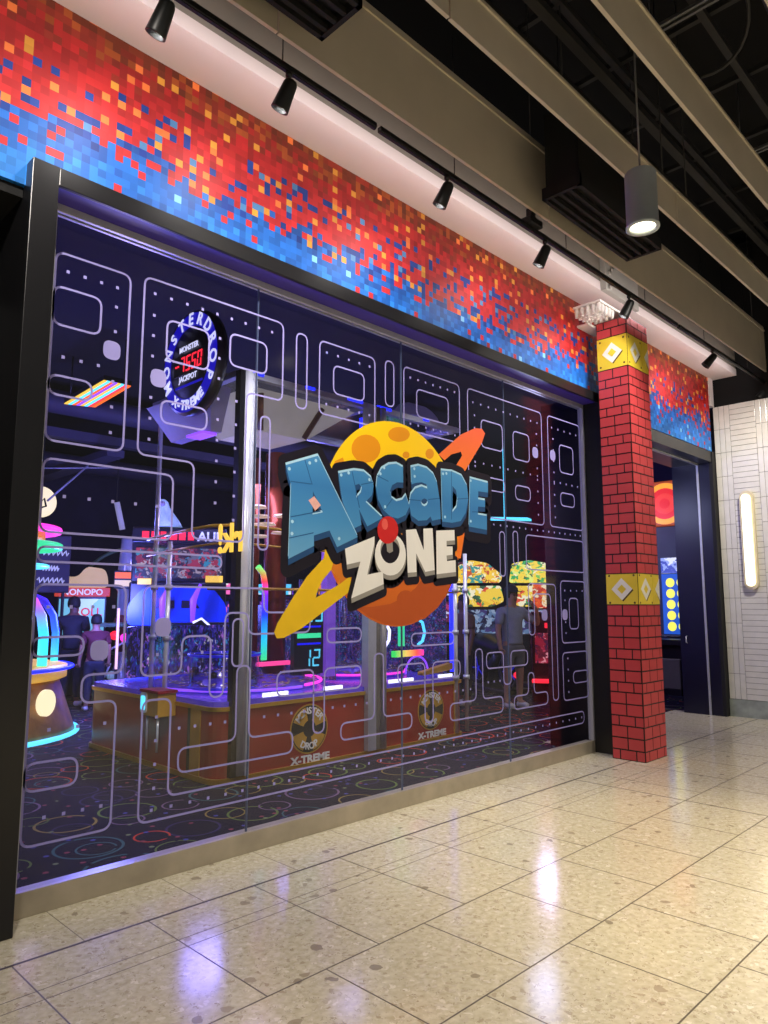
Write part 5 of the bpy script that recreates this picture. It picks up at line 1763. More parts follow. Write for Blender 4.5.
# board-game machine with red banner
X_, Y_ = 5.45, 9.0
t = rot_thing('token_machine', 'machine with red lettered banner over a pale blue screen, beside the neon kiosk', X_, Y_, face_to(X_, Y_))
bm = bm_new()
box(bm, -0.42, 0.42, -0.3, 0.4, 0, 0.95, bevel=0.02)
box(bm, -0.42, 0.42, 0.1, 0.4, 0.95, 1.72, bevel=0.02)
obj('cabinet', bm, 'cabblack', t, local=True)
bm = bm_new()
box(bm, -0.38, 0.38, 0.07, 0.1, 1.02, 1.66)
obj('screen', bm, m_screen('pale_blue_screen', [(0, S(120, 200, 235)), (0.6, S(140, 215, 240)), (0.86, S(200, 235, 245)), (0.95, S(40, 80, 120))], 3.0, 0.9, 2.0), t, local=True)
bm = bm_new()
box(bm, -0.46, 0.46, 0.0, 0.12, 1.70, 1.86, bevel=0.01)
bn = obj('banner', bm, glow('red_banner', S(215, 70, 40), 0.8), t, local=True)
bm = bm_new()
bm_join(bm, text_bm('MONOPO', 0.15, 0.003, 0.003), T(0, -0.008, 1.775))
obj('lettering', bm, 'signwhite', bn, local=True)
bm = bm_new()
bm_join(bm, text_bm('ROLL', 0.20, 0.003, 0.004), T(0.1, 0.06, 1.42))
obj('lettering', bm, glow('red_letters', S(225, 60, 70), 0.9), t, local=True)
bm = bm_new()
prism(bm, round_poly([(-0.5, 1.86), (0.42, 1.86), (0.42, 2.02), (0.36, 2.20), (0.05, 2.24), (-0.1, 2.05), (-0.5, 2.06)], 0.08), 0.02, 0.12)
obj('topper', bm, mat('cream_topper', S(238, 206, 130), 0.5, noise=0.06, scale=5, emit=S(230, 190, 110), strength=0.55), t, local=True)

# white neon script board behind the kiosk
bm = bm_new()
box(bm, 4.35, 5.0, 8.48, 8.54, 1.75, 2.72, bevel=0.02)
for x in (4.42, 4.93):
    box(bm, x - 0.02, x + 0.02, 8.54, 8.58, 0.0, 2.6)
wb = tag(obj('script_board', bm, mat('dim_board', S(70, 62, 78), 0.6, noise=0.1, scale=4)), 'dim board with white scribbled script left of the dark wheel', 'sign')
bm = bm_new()
for z, x0, x1 in ((2.42, 4.50, 4.95), (2.16, 4.52, 4.80), (1.96, 4.46, 4.90)):
    tube(bm, [(x0 + (x1 - x0) * i / 18, 8.46, z + 0.05 * math.sin(i * 2.1)) for i in range(19)], 0.013, 6)
obj('script', bm, mat('pale_script', S(200, 200, 205), 0.5, emit=S(200, 200, 210), strength=0.45), wb)

# dark wheel with pale green rim
X_, Y_ = 6.75, 9.7
t = rot_thing('prize_wheel', 'tall dark wheel with thin pale green rim, behind the slim chrome column', X_, Y_, face_to(X_, Y_))
bm = bm_new()
lathe(bm, [(0.0, -0.04), (1.02, -0.04), (1.02, 0.04), (0.0, 0.04)], (0, 0, 1.62), 48, axis='Y')
obj('disc', bm, mat('wheel_dark', S(40, 40, 48), 0.35, noise=0.2, scale=3), t, local=True)
bm = bm_new()
tube(bm, [(1.05 * math.cos(2 * PI * i / 48), 0, 1.62 + 1.05 * math.sin(2 * PI * i / 48)) for i in range(48)], 0.04, 8, True)
obj('rim', bm, 'cabgreen', t, local=True)
bm = bm_new()
box(bm, -0.5, 0.5, 0.02, 0.5, 0, 0.7, bevel=0.02)
box(bm, -0.12, 0.12, 0.05, 0.2, 0.6, 1.7)
obj('stand', bm, 'cabblack', t, local=True)

# green framed cabinet
X_, Y_ = 5.42, 8.0
t = rot_thing('ball_game', 'green framed glass ball game cabinet beneath the dark wheel', X_, Y_ - 0.35, face_to(X_, Y_))
bm = bm_new()
for x in (-0.24, 0.24):
    box(bm, x - 0.035, x + 0.035, -0.25, -0.18, 0, 1.25)
    box(bm, x - 0.035, x + 0.035, 0.18, 0.25, 0, 1.25)
box(bm, -0.27, 0.27, -0.25, 0.25, 1.2, 1.26)
box(bm, -0.27, 0.27, -0.25, 0.25, 0.0, 0.14)
obj('frame', bm, 'cabgreen', t, local=True)
bm = bm_new()
tube(bm, [(-0.2, -0.2, 0.72), (0.0, -0.2, 0.86), (0.2, -0.2, 0.96)], 0.018, 6)
tube(bm, [(-0.1, -0.2, 0.4), (-0.02, -0.2, 0.62)], 0.018, 6)
obj_each('ramp', bm, 'white', t, local=True)
for x, z, m_ in ((0.02, 1.06, 'redled'), (0.18, 1.02, 'magenta'), (0.0, 0.42, 'ghost')):
    bm = bm_new()
    bmesh.ops.create_icosphere(bm, subdivisions=2, radius=0.075, matrix=T(x, -0.15, z))
    obj('ball', bm, m_, t, local=True)

# chrome tower with orange sign
X_, Y_ = 6.05, 8.6
t = rot_thing('chrome_tower', 'slim chrome column with a lit orange sign, left of the big video game', X_, Y_, face_to(X_, Y_))
bm = bm_new()
lathe(bm, [(0.0, 0.0), (0.20, 0.0), (0.18, 0.3), (0.13, 0.5), (0.13, 1.8), (0.16, 1.84), (0.14, 2.2), (0.10, 2.75), (0.0, 2.78)], (0, 0, 0), 24)
obj('column', bm, 'chrome', t, local=True)
bm = bm_new()
box(bm, -0.20, 0.20, -0.22, -0.10, 1.84, 2.16, bevel=0.01)
sn = obj('sign_box', bm, 'cabblack', t, local=True)
bm = bm_new()
box(bm, -0.18, 0.18, -0.23, -0.22, 2.02, 2.13)
box(bm, -0.18, 0.18, -0.23, -0.22, 1.88, 1.99, 1)
obj_each('sign_face', bm, ['orangeled', glow('cream_sign', S(250, 220, 190), 0.9)], sn, local=True)
bm = bm_new()
for x, z in ((-0.04, 1.25), (0.06, 1.05), (-0.02, 0.85)):
    bmesh.ops.create_icosphere(bm, subdivisions=2, radius=0.13, matrix=T(x, -0.12, z))
obj_each('plush_prize', bm, mat('plush', S(140, 70, 70), 0.9, noise=0.4, scale=6), t, local=True)

# video game with blue shell and red title board
X_, Y_ = 5.7, 6.1
t = rot_thing('video_game', 'big blue video game with red lettered title board and bright screen', X_, Y_, face_to(X_, Y_))
bm = bm_new()
box(bm, -0.72, 0.72, 0.0, 0.7, 0, 1.9, bevel=0.03)
box(bm, -0.70, 0.70, 0.05, 0.35, 1.9, 2.75, bevel=0.02)
obj('cabinet', bm, 'cabblack', t, local=True)
bm = bm_new()
prism(bm, round_poly([(-0.72, 1.25), (0.72, 1.25), (0.72, 1.55), (0.5, 1.82), (-0.5, 1.82), (-0.72, 1.55)], 0.1), -0.16, 0.02)
prism(bm, [(-0.32, 1.50), (-0.05, 1.50), (-0.05, 1.62), (-0.24, 1.62)], -0.18, -0.14, 'Y', 1)
prism(bm, [(0.32, 1.50), (0.05, 1.50), (0.05, 1.62), (0.24, 1.62)], -0.18, -0.14, 'Y', 1)
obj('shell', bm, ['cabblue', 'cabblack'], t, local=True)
bm = bm_new()
box(bm, -0.64, 0.64, 0.02, 0.06, 1.96, 2.42)
obj('screen', bm, m_screen('battle_screen', [(0, S(60, 24, 40)), (0.2, S(190, 60, 80)), (0.38, S(120, 120, 150)), (0.52, S(60, 60, 90)), (0.66, S(200, 180, 190)), (0.8, S(150, 40, 50)), (0.9, S(60, 160, 200))], 17, 0.75, 4.0), t, local=True)
bm = bm_new()
box(bm, -0.70, 0.70, -0.02, 0.10, 2.50, 2.72, bevel=0.01)
bd = obj('title_board', bm, 'cabblack', t, local=True)
bm = bm_new()
for i, w_ in enumerate((0.10, 0.12, 0.08, 0.11, 0.10, 0.09)):
    x = -0.56 + i * 0.135
    box(bm, x, x + w_, -0.03, -0.02, 2.545, 2.67)
obj_each('red_block', bm, 'redled', bd, local=True)
bm = bm_new()
bm_join(bm, text_bm('AUR', 0.20, 0.004, 0.005), T(0.46, -0.028, 2.60))
obj('lettering', bm, 'signwhite', bd, local=True)
bm = bm_new()
for s in (-1, 1):
    tube(bm, [(s * 0.22, -0.30, 1.3), (s * 0.22, -0.34, 1.62), (s * 0.22 + 0.1, -0.36, 1.86)], [0.03, 0.05, 0.02], 8)
obj_each('light_gun', bm, 'violet', t, local=True)
bm = bm_new()
box(bm, -0.70, 0.70, -0.45, 0.0, 0.0, 1.1, bevel=0.03)
obj('control_deck', bm, 'cabblue', t, local=True)
bm = bm_new()
box(bm, 0.40, 0.66, -0.03, 0.03, 1.9, 2.0)
box(bm, -0.6, -0.4, -0.03, 0.03, 1.86, 1.95)
obj_each('spark_light', bm, 'yellowled', t, local=True)

# translucent figure on top of the rail
gh = thing('hooded_figure', 'translucent white hooded figure standing on top of the big video game', 'figurine', (5.62, 6.34, 2.755))
bm = bm_new()
prof = [(0.0, 0.44), (0.05, 0.43), (0.08, 0.39), (0.085, 0.34), (0.09, 0.30), (0.14, 0.20), (0.19, 0.08), (0.21, 0.0), (0.0, 0.0)]
lathe(bm, prof, (5.62, 6.34, 2.755), 28)
for v in bm.verts:
    h_ = v.co.z - 2.755
    v.co.x += 0.30 * (0.40 - h_) - 0.12
    v.co.y += 0.02 * math.sin(20 * h_ + 4 * math.atan2(v.co.y - 6.34, v.co.x - 5.62))
obj('robe', bm, 'ghost', gh)
bm = bm_new()
bmesh.ops.create_icosphere(bm, subdivisions=2, radius=0.045, matrix=T(5.47, 6.27, 3.11))
obj('face', bm, mat('pale_face', S(160, 150, 150), 0.6, noise=0.1, scale=9), gh)

# illuminated seat pod with neon edge and glowing blue wall panel
X_, Y_ = 5.62, 5.2
t = rot_thing('ride_pod', 'dark ride seat with white neon edge before a glowing blue arrow panel', X_, Y_, face_to(X_, Y_))
bm = bm_new()
prism(bm, round_poly([(-0.28, 0.45), (0.10, 0.45), (0.10, 1.22), (-0.05, 1.36), (-0.2, 1.3), (-0.28, 1.0)], 0.08), -0.05, 0.05)
box(bm, -0.3, 0.12, -0.45, 0.05, 0.3, 0.5, bevel=0.04)
obj('seat', bm, 'cabblack', t, local=True)
bm = bm_new()
tube(bm, [(-0.16, -0.08, 1.30), (-0.04, -0.08, 1.36), (0.07, -0.08, 1.26), (0.10, -0.08, 1.05), (0.07, -0.08, 0.9), (0.12, -0.08, 0.7), (0.08, -0.08, 0.52)], 0.016, 8)
obj('neon_edge', bm, 'whiteled', t, local=True)
bm = bm_new()
box(bm, 0.14, 1.05, 0.02, 0.08, 0.35, 1.22)
pn = obj('blue_panel', bm, 'bluepanel', t, local=True)
bm = bm_new()
prism(bm, [(0.42, 1.06), (0.52, 1.06), (0.34, 0.84), (0.46, 0.58), (0.38, 0.58), (0.24, 0.84)], 0.0, 0.02)
obj('arrow', bm, 'pinkwhite', pn, local=True)
bm = bm_new()
box(bm, -0.5, 1.1, 0.1, 0.3, 0.0, 1.3, bevel=0.02)
obj('body', bm, 'cabblack', t, local=True)

# neon rod near the tower
bm = bm_new()
tube(bm, [(5.0, 6.6, 0.6), (5.0, 6.6, 1.5)], 0.02, 8)
lathe(bm, [(0.0, 0.0), (0.12, 0.0), (0.12, 0.03), (0.02, 0.05), (0.02, 0.6), (0.0, 0.6)], (5.0, 6.6, 0.0), 12, mi=1)
tag(obj('neon_rod', bm, ['pinkwhite', 'cabblack']), 'upright pink neon rod left of the blue video game', 'light')

# ------------------------------------------------------------------ two motorbike racing games with lit marquees
def bike_game(X_, Y_, label, stops, seed, wheelm, lean):
    t = rot_thing('racing_game', label, X_, Y_, face_to(X_, Y_) , group='motorbike racing games')
    b_ = bm_new()
    box(b_, -0.42, 0.42, 0.15, 0.55, 0, 1.75, bevel=0.03)
    obj('cabinet', b_, 'cabblack', t, local=True)
    b_ = bm_new()
    prism(b_, round_poly([(-0.50, 1.98), (-0.44, 2.36), (-0.10, 2.42), (0.22, 2.36), (0.50, 2.12), (0.46, 1.98)], 0.06), 0.08, 0.2)
    obj('marquee', b_, m_screen('marquee_print', stops, 15.0, 1.1, seed, (1, 1, 1.2)), t, local=True)
    b_ = bm_new()
    prism(b_, round_poly([(-0.52, 1.62), (-0.46, 1.92), (0.46, 1.92), (0.52, 1.62), (0.30, 1.52), (-0.30, 1.52)], 0.05), 0.05, 0.18)
    obj('marquee', b_, m_screen('marquee_print', stops[::-1][0:0] + [(0, S(250, 210, 70)), (0.4, S(240, 190, 50)), (0.55, S(60, 90, 60)), (0.66, S(250, 240, 200)), (0.82, S(220, 80, 50)), (0.92, S(70, 160, 90))], 13.0, 1.0, seed + 3), t, local=True)
    b_ = bm_new()
    for x in (-0.3, 0.0, 0.3):
        box(b_, x - 0.015, x + 0.015, 0.12, 0.16, 1.9, 2.0)
    obj_each('bracket', b_, 'cabblack', t, local=True)
    b_ = bm_new()
    box(b_, -0.38, 0.38, 0.12, 0.15, 0.98, 1.46)
    obj('screen', b_, m_screen('race_screen', [(0, S(50, 60, 90)), (0.3, S(110, 140, 180)), (0.55, S(30, 30, 60)), (0.7, S(160, 180, 210)), (0.85, S(70, 60, 120))], 14.0, 0.7, seed + 1), t, local=True)
    # the bike, leaning a little across its cabinet
    def turn(q):
        bmesh.ops.rotate(q, cent=(0, 0.0, 0), matrix=Matrix.Rotation(math.radians(lean), 3, 'Z'), verts=q.verts[:])
    b_ = bm_new()
    tube(b_, [(0, -1.30, 0.78), (0, -1.05, 0.82), (0, -0.75, 0.76), (0, -0.45, 0.84), (0, -0.15, 0.86), (0, 0.05, 0.72)], [0.06, 0.13, 0.15, 0.19, 0.17, 0.08], 12)
    tube(b_, [(0, -0.75, 0.72), (0, -0.6, 0.45), (0, -0.3, 0.42), (0, -0.1, 0.7)], [0.10, 0.14, 0.14, 0.08], 10)
    turn(b_); obj('fairing', b_, 'cabblack' if wheelm == 'bluefoil' else 'cabred', t, local=True)
    for y in (-1.05, 0.0):
        b_ = bm_new()
        tube(b_, [(0, y + 0.27 * math.cos(2 * PI * i / 28), 0.36 + 0.27 * math.sin(2 * PI * i / 28)) for i in range(28)], 0.055, 8, True)
        turn(b_); wh = obj('wheel', b_, 'track', t, local=True)
        b_ = bm_new()
        tube(b_, [(0.04, y + 0.25 * math.cos(2 * PI * i / 28), 0.36 + 0.25 * math.sin(2 * PI * i / 28)) for i in range(28)], 0.02, 6, True)
        for k in range(5):
            tube(b_, [(0, y, 0.36), (0, y + 0.25 * math.cos(2 * PI * k / 5), 0.36 + 0.25 * math.sin(2 * PI * k / 5))], 0.012, 6)
        turn(b_); obj('wheel_light', b_, wheelm, wh, local=True)
    b_ = bm_new()
    tube(b_, [(-0.34, -0.12, 0.98), (-0.1, -0.02, 1.0), (0.1, -0.02, 1.0), (0.34, -0.12, 0.98)], 0.02, 8)
    turn(b_)
    obj('handlebar', b_, 'track', t, local=True)
    b_ = bm_new()
    box(b_, -0.12, 0.12, -1.34, -1.28, 0.76, 0.84, bevel=0.01)
    turn(b_)
    obj('tail_light', b_, 'green', t, local=True)
    b_ = bm_new()
    box(b_, -0.10, 0.10, -1.33, -1.28, 0.50, 0.72, bevel=0.01)
    turn(b_)
    obj('number_plate', b_, mat('plate_pale', S(190, 190, 170), 0.5, noise=0.2, scale=12, emit=S(170, 170, 150), strength=0.4), t, local=True)
    b_ = bm_new()
    bmesh.ops.create_icosphere(b_, subdivisions=2, radius=0.06, matrix=T(-0.05, -1.34, 0.34))
    turn(b_)
    obj('brake_light', b_, 'redled', t, local=True)
    b_ = bm_new()
    box(b_, -0.3, 0.3, -1.3, 0.3, 0.0, 0.09, bevel=0.02)
    turn(b_)
    obj('platform', b_, 'cabblack', t, local=True)
    return t


bike_game(11.25, 4.62, 'motorbike racing game with orange bike marquee, nearer the coin machine', [(0, S(250, 205, 60)), (0.3, S(240, 190, 50)), (0.45, S(200, 90, 50)), (0.6, S(90, 40, 50)), (0.72, S(250, 235, 180)), (0.86, S(60, 150, 140))], 1.0, 'bluefoil', 32)
bike_game(11.99, 3.78, 'motorbike racing game with green bike marquee, behind the man in grey', [(0, S(250, 215, 70)), (0.35, S(60, 170, 90)), (0.55, S(230, 240, 120)), (0.7, S(40, 90, 60)), (0.8, S(250, 240, 190)), (0.9, S(120, 200, 90))], 6.0, 'track', 18)
# red ticket machine right of the man
X_, Y_ = 10.42, 2.46
t = rot_thing('red_machine', 'small machine with glowing red front beside the man in grey', X_, Y_, face_to(X_, Y_))
bm = bm_new()
box(bm, -0.34, 0.34, -0.1, 0.4, 0, 1.45, bevel=0.03)
obj('cabinet', bm, 'cabblack', t, local=True)
bm = bm_new()
box(bm, -0.28, 0.28, -0.13, -0.1, 0.62, 1.10)
obj('front', bm, m_screen('red_front', [(0, S(150, 24, 50)), (0.4, S(90, 20, 40)), (0.6, S(190, 60, 90)), (0.8, S(60, 24, 60)), (0.92, S(240, 150, 160))], 20, 0.8, 3.0), t, local=True)
bm = bm_new()
box(bm, -0.34, 0.34, -0.3, -0.1, 0.32, 0.37, bevel=0.01)
box(bm, -0.12, 0.2, -0.14, -0.1, 1.18, 1.26)
obj_each('light_strip', bm, 'redled', t, local=True)
bm = bm_new()
box(bm, -0.30, 0.30, -0.13, -0.1, 1.5, 1.9)
box(bm, 0.22, 0.30, -0.12, 0.0, 1.45, 1.5)
obj('header', bm, m_screen('red_header', [(0, S(240, 90, 50)), (0.4, S(250, 170, 70)), (0.6, S(200, 50, 40)), (0.85, S(250, 230, 190))], 15, 0.9, 8.0), t, local=True)
# dim board on the wall behind
bm = bm_new()
box(bm, 13.6, 13.65, 3.1, 3.7, 1.6, 2.5, bevel=0.01)
tube(bm, [(13.62, 3.4, 0), (13.62, 3.4, 1.6)], 0.03, 8)
tag(obj('notice_board', bm, mat('dim_olive_board', S(84, 78, 56), 0.6, noise=0.1, scale=4)), 'dim olive notice board on a post right of the racing marquees', 'sign')

# ------------------------------------------------------------------ behind the open entrance
t = thing('target_game', 'tall game with a lit red and yellow target sign behind the entrance', 'arcade machine', (13.6, 1.85, 0))
bm = bm_new()
box(bm, 13.6, 14.2, 1.2, 2.5, 0, 3.05, bevel=0.02)
obj('cabinet', bm, mat('cabinet_teal_grey', S(52, 64, 72), 0.5, noise=0.1, scale=3), t)
bm = bm_new()
box(bm, 13.55, 14.1, 1.45, 2.5, 3.05, 3.92, bevel=0.02)
bd = obj('sign_box', bm, mat('sign_brown', S(170, 80, 30), 0.5, noise=0.15, scale=4, emit=S(190, 80, 20), strength=0.45), t)
bm = bm_new()
for r, d, mi in ((0.40, 0.006, 0), (0.30, 0.012, 1), (0.2, 0.018, 2), (0.1, 0.024, 1)):
    prism(bm, ellipse(1.83, 3.48, r, r, 32), 13.55 - d, 13.55, 'X', mi)
obj('target', bm, [glow('amber_ring', S(250, 165, 40), 0.95), glow('red_ring', S(225, 36, 24), 0.9), glow('red_ring_inner', S(240, 62, 40), 0.9)], bd)
t = thing('dot_game', 'blue upright game with a column of yellow dots inside the entrance', 'arcade machine', (13.2, 1.72, 0))
bm = bm_new()
box(bm, 13.25, 13.5, 1.45, 2.05, 0, 1.0, bevel=0.02)
obj('cabinet', bm, 'cabblack', t)
bm = bm_new()
box(bm, 13.25, 13.35, 1.38, 1.84, 1.02, 2.12)
fr = obj('board', bm, glow('blue_board', S(34, 90, 200), 0.8), t)
bm = bm_new()
for i in range(5):
    for y in (1.68, 1.48):
        prism(bm, ellipse(y, 1.16 + 0.20 * i, 0.08, 0.085, 18), 13.24, 13.25, 'X')
obj_each('dot', bm, glow('yellow_dot', S(245, 240, 90), 1.0), fr)
bm = bm_new()
box(bm, 13.25, 13.40, 1.38, 1.84, 2.14, 2.42)
obj('marquee', bm, m_screen('dot_marquee', [(0, S(150, 170, 240)), (0.4, S(230, 235, 255)), (0.7, S(60, 80, 180))], 12, 0.9, 1.0), t)
bm = bm_new()
box(bm, 12.6, 13.1, 1.3, 2.2, 0.10, 0.62, bevel=0.02)
box(bm, 12.55, 13.1, 1.25, 2.3, 0.86, 0.95, 1)
box(bm, 12.7, 13.1, 1.3, 2.2, 0.62, 0.86, 1)
box(bm, 12.6, 13.0, 1.3, 2.2, 0.0, 0.10, 1)
tag(obj('counter', bm, ['cabgrey', 'cabblack']), 'brown grey counter with black top just inside the entrance', 'counter')
bm = bm_new()
box(bm, 12.54, 12.56, 1.85, 1.99, 0.97, 1.12)
box(bm, 12.56, 12.7, 1.82, 2.02, 0.95, 1.14, 1)
tag(obj('red_screen', bm, ['redled', 'cabblack']), 'small red screen standing on the counter', 'screen')

# ------------------------------------------------------------------ arcade ceiling
t = thing('rainbow_light', 'slanting rainbow striped ceiling light seen through the top left pane', 'light', (4.3, 6.3, 4.5))
qa, qb, qc, qd = (4.06, 6.70), (4.47, 6.55), (4.36, 5.18), (3.98, 5.19)
bm = bm_new()
prism(bm, [qa, qb, qc, qd], 4.515, 4.58, 'Z')
for p in (qa, qc):
    tube(bm, [(p[0] * 0.8 + 4.2 * 0.2, p[1] * 0.8 + 5.9 * 0.2, 4.58), (p[0] * 0.8 + 4.2 * 0.2, p[1] * 0.8 + 5.9 * 0.2, 5.19)], 0.012, 6)
obj('housing', bm, 'cabblack', t)
bm = bm_new()
L2 = lambda p, q, f: (p[0] + (q[0] - p[0]) * f, p[1] + (q[1] - p[1]) * f)
for i in range(8):
    a, b = i / 8, (i + 0.86) / 8
    prism(bm, [L2(qa, qb, a), L2(qa, qb, b), L2(qd, qc, b), L2(qd, qc, a)], 4.50, 4.515, 'Z', (0, 1, 2, 4, 0, 1, 3, 2)[i])
obj_each('stripe', bm, ['yellowled', 'cyan', 'orangeled', glow('red_stripe', S(255, 70, 60), 1.2), 'violet'], t)
bm = bm_new()
prism(bm, [(12.6, 5.6), (13.0, 5.6), (13.8, 5.0), (13.5, 4.9)], 3.42, 3.47, 'Z')
tube(bm, [(13.2, 5.3, 3.47), (13.2, 5.3, 5.2)], 0.02, 6)
tag(obj('ceiling_light', bm, 'cyan'), 'thin cyan ceiling light beside the last letter of the sign', 'light')
bm = bm_new()
for y, z in ((7.9, 4.85), (12.2, 4.7)):
    tube(bm, [(1, y, z), (16, y, z)], 0.2, 12)
tag(obj('air_duct', bm, 'duct'), 'round ducts under the black arcade ceiling', 'duct')
bm = bm_new()
box(bm, 5.1, 5.4, 7.5, 12, 4.0, 4.12)
box(bm, 2.4, 9.0, 8.0, 8.2, 4.3, 4.45)
tag(obj('ceiling_beam', bm, 'duct'), 'dark beams beneath the arcade ceiling', 'beam')
bm = bm_new()
tube(bm, [(4.6, 8.6, 3.3), (5.35, 8.6, 4.1)], 0.018, 6)
tube(bm, [(4.5, 8.6, 3.85), (5.9, 8.6, 4.05)], 0.014, 6)
tag(obj('ceiling_brace', bm, 'alu'), 'thin diagonal braces above the dim script board', 'brace')
t = thing('tube_light', 'short white tube light leaning under the arcade ceiling at left', 'light', (6.4, 9.6, 3.2))
bm = bm_new()
tube(bm, [(6.28, 9.6, 3.55), (6.42, 9.6, 3.02)], 0.055, 10)
obj('tube', bm, mat('dim_white_tube', S(170, 165, 190), 0.5, emit=S(170, 165, 200), strength=0.5), t)
bm = bm_new()
tube(bm, [(6.28, 9.6, 3.55), (6.28, 9.6, 5.2)], 0.01, 6)
obj('cord', bm, 'gridbar', t)
t = thing('round_lamp', 'round glowing white lamp with dark squiggle, next to the left jamb', 'lamp', (4.95, 9.8, 3.4))
bm = bm_new()
lathe(bm, [(0.0, -0.04), (0.27, -0.04), (0.29, 0.0), (0.27, 0.04), (0.0, 0.04)], (4.92, 9.8, 3.44), 28, axis='Y')
obj('disc', bm, glow('warm_disc_glow', S(255, 236, 196), 1.1), t)
bm = bm_new()
tube(bm, [(4.84, 9.74, 3.5), (4.90, 9.74, 3.42), (4.96, 9.74, 3.5), (5.0, 9.74, 3.36), (4.9, 9.74, 3.32)], 0.02, 6)
obj('squiggle', bm, 'cabblack', t)
bm = bm_new()
tube(bm, [(4.92, 9.8, 3.72), (4.92, 9.8, 5.2)], 0.012, 6)
obj('cord', bm, 'gridbar', t)
# arch taken as a reflection, built as a solid piece
bm = bm_new()
A_ = [(9.60 + 0.66 * math.cos(a), 4.92 - 0.06 + 0.36 * math.sin(a)) for a in [PI * i / 16 for i in range(17)]]
B_ = [(9.60 + 0.34 * math.cos(a), 4.86 + 0.14 * math.sin(a)) for a in [PI * i / 16 for i in range(17)]][::-1]
prism(bm, [(A_[0][0], 4.70)] + A_ + [(A_[-1][0], 4.70), (B_[0][0], 4.70)] + B_ + [(B_[-1][0], 4.70)], 4.65, 4.75)
tag(obj('reflected_arch', bm, mat('grey_violet_arch', S(120, 116, 156), 0.6, noise=0.1, scale=4)), 'grey violet arch reflection, built solid, over the planet of the sign', 'arch')

# a row of game cabinets with lit screens far behind the coin machine
cabs = [(7.9, 8.6, 'game cabinet with a pink marquee, far back between the coin machine poles', S(255, 110, 190), S(70, 60, 200)),
        (9.1, 8.2, 'game cabinet with a cyan marquee, seen through the coin machine', S(90, 220, 255), S(150, 70, 210)),
        (10.3, 7.7, 'game cabinet with an orange marquee behind the rainbow light bar', S(255, 150, 60), S(40, 120, 220)),
        (11.4, 7.0, 'game cabinet with a green marquee behind the cyan neon squiggle', S(90, 230, 120), S(60, 70, 200)),
        (12.5, 6.3, 'game cabinet with a white marquee left of the racing games', S(235, 235, 255), S(190, 60, 120))]
for i, (x, y, lbl, c1, c2) in enumerate(cabs):
    t = rot_thing('game_cabinet', lbl, x, y, face_to(x, y), group='game cabinets at the back')
    b_ = bm_new()
    prism(b_, [(0.35, 0.0), (0.35, 2.0), (-0.25, 2.0), (-0.22, 1.72), (0.0, 1.66), (0.02, 1.15), (-0.32, 1.0), (-0.32, 0.85), (-0.2, 0.8), (-0.2, 0.0)], -0.36, 0.36, 'X')
    obj('cabinet', b_, 'cabblack', t, local=True)
    b_ = bm_new()
    box(b_, -0.33, 0.33, -0.265, -0.24, 1.76, 1.97, bevel=0.01)
    obj('marquee', b_, m_screen('cabinet_marquee', [(0, c1), (0.6, (c1[0] * .5, c1[1] * .5, c1[2] * .5, 1)), (0.8, S(240, 240, 240))], 11, 1.1, i * 2.0), t, local=True)
    b_ = bm_new()
    box(b_, -0.30, 0.30, -0.03, 0.0, 1.18, 1.62)
    obj('screen', b_, m_screen('cabinet_screen', [(0, c2), (0.4, (c2[0] * .3, c2[1] * .3, c2[2] * .3, 1)), (0.7, c1), (0.85, S(230, 230, 250))], 12, 0.9, i * 3.0 + 1), t, local=True)
    b_ = bm_new()
    for x_ in (-0.2, 0.0, 0.2):
        lathe(b_, [(0.0, 0.03), (0.025, 0.03), (0.025, 0.0), (0.0, 0.0)], (x_, -0.2, 1.05), 10)
    obj_each('button', b_, 'redled', t, local=True)
    b_ = bm_new()
    box(b_, -0.37, -0.355, -0.2, 0.3, 0.1, 1.9)
    box(b_, 0.355, 0.37, -0.2, 0.3, 0.1, 1.9)
    obj_each('side_light', b_, ['bluepanel', 'violet'][i % 2], t, local=True)

# ------------------------------------------------------------------ people in the arcade
def skin_mesh(verts, edges, radii, sub=2, root=0):
    me = bpy.data.meshes.new('skin')
    me.from_pydata([Vector(v) for v in verts], edges, [])
    o = bpy.data.objects.new('skin', me)
    COL.objects.link(o)
    md = o.modifiers.new('skin', 'SKIN')
    md.use_smooth_shade = True
    for i, r in enumerate(radii):
        sv = me.skin_vertices[0].data[i]
        sv.radius = (r, r) if not isinstance(r, tuple) else r
        sv.use_root = (i == root)
    ss = o.modifiers.new('sub', 'SUBSURF')
    ss.levels = ss.render_levels = sub
    dg = bpy.context.evaluated_depsgraph_get()
    m2 = bpy.data.meshes.new_from_object(o.evaluated_get(dg))
    bm_ = bm_new()
    bm_.from_mesh(m2)
    bpy.data.objects.remove(o)
    bpy.data.meshes.remove(me)
    bpy.data.meshes.remove(m2)
    for f in bm_.faces:
        f.smooth = True
        f.material_index = 0
    return bm_


def limb(path, radii, sub=2):
    return skin_mesh(path, [(i, i + 1) for i in range(len(path) - 1)], radii, sub)


